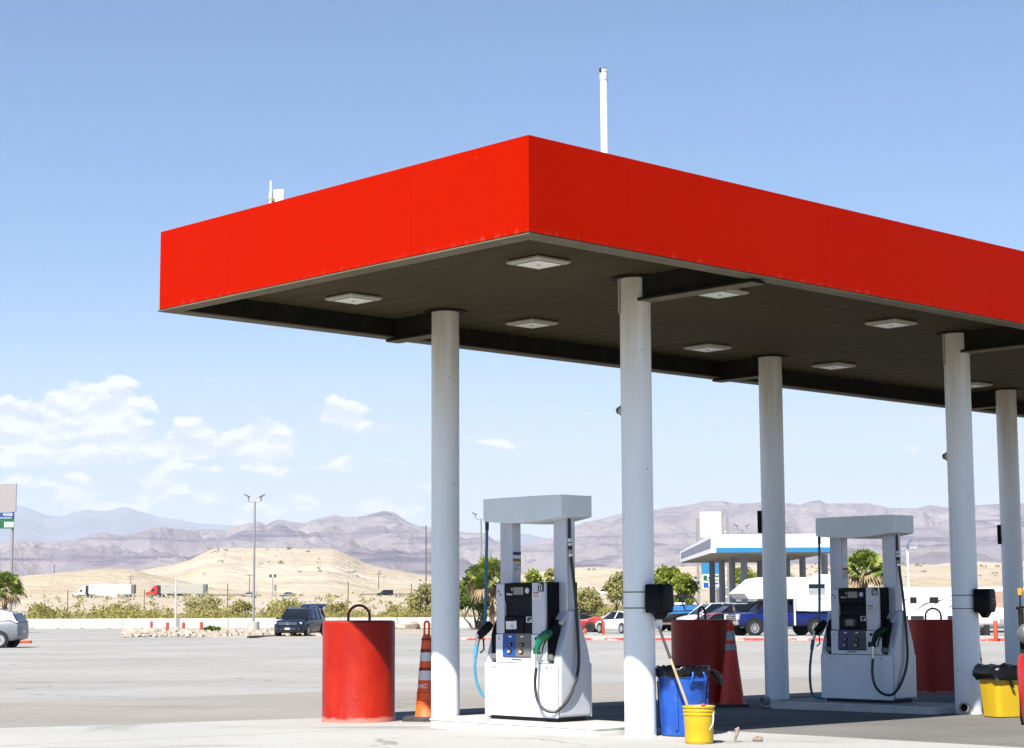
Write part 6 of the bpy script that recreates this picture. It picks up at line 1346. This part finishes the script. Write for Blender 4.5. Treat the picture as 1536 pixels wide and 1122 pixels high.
# larger desert shrubs one can tell apart in the brush behind the barriers
for (px, top, wpx, d, m, lab) in ((310, 893, 70, 262, m_lf3, 'big grey green desert shrub right of the thin metal pole'), (362, 903, 44, 258, m_lf4, 'yellow green desert shrub left of the tall lamp post'), (432, 903, 60, 268, m_lf4, 'tawny desert shrub behind the SUV bonnet'), (408, 910, 18, 290, m_lf2, 'small dark green shrub right of the tall lamp post'),
                              (512, 908, 54, 262, m_lf4, 'yellowish desert shrub behind the left red bollard'), (590, 912, 40, 262, m_lf4, 'low yellow desert shrub left of the leftmost column'), (60, 911, 60, 250, m_lf4, 'low tawny shrub right of the young palm'), (172, 911, 70, 250, m_lf4, 'wide tawny shrub below the white truck')):
    tree('desert_shrub', lab, px, 930, top, wpx, d, m, n=1100, trunks=2, low=.02, size=.17, lobes=9, cat='shrub', grp='desert shrubs behind the barriers')
# brush and far scrub: one mass each
def tufts(name, label, N_, fn, m, size, nl):
    V_ = []; Fc = []; k = 0
    for _ in range(N_):
        (x, y, z), r = fn()
        for _ in range(nl):
            p = np.array((x, y, z)) + nr.normal(size=3) * np.array((r, r, r * .55)) * .6 + np.array((0, 0, r * .5)); p[2] = max(p[2], z)
            a = nr.normal(size=3); a /= np.linalg.norm(a); b_ = np.cross(a, nr.normal(size=3)); b_ /= np.linalg.norm(b_); a *= size * r; b_ *= size * r * .6
            V_ += [tuple(p - a), tuple(p + b_), tuple(p + a), tuple(p - b_)]; Fc.append((k, k + 1, k + 2, k + 3)); k += 4
    me = bpy.data.meshes.new(name); me.from_pydata(V_, [], Fc); me.materials.append(m); o = bpy.data.objects.new(name, me); COL.objects.link(o); stuff(o); o['label'] = label; o['category'] = 'brush'
def f_band():
    d = 214 + 40 * nr.uniform() ** 1.4; px = nr.uniform(-60, 960)
    while noise.noise((px * .03, d * .08, 5)) < -.12: px = nr.uniform(-60, 960)
    p = aty(px, 920, d); r = nr.uniform(.75, 1.45) * (1.35 if noise.noise((px * .02, 1, 1)) > 0 else .8); return (p.x, d, desert_z(p.x, d)), r
def f_far():
    d = nr.uniform(255, 560); px = nr.uniform(-60, 1600); p = aty(px, 900, d); return (p.x, d, desert_z(p.x, d)), nr.uniform(.4, 1.2)
tufts('brush', 'band of tawny dry brush behind the concrete barriers', 1150, f_band, m_lf4, .105, 60)
tufts('scrub', 'sparse green scrub dotted over the desert up to the highway', 380, f_far, m_lf3, .35, 16)
hillm = bpy.data.objects['mesa_hills']; vs_ = [v.co for v in hillm.data.vertices if 1050 < v.co.y and abs(v.co.x) < v.co.y * .30]
def f_hill():
    while True:
        v = vs_[nr.integers(len(vs_))]; px = 768 + F * v.x / v.y
        if px > 820 or (300 < px < 640 and v.z > aty(px, 850, v.y).z and nr.uniform() < .6) or nr.uniform() < .12: break
    return (v.x + nr.normal() * 3, v.y + nr.normal() * 3, v.z - .1), nr.uniform(.8, 1.9)
tufts('hill_scrub', 'dark specks of scrub on the pale hills', 300, f_hill, mat('hill_scrub_leaf', (.20, .17, .10), .9), .5, 8)
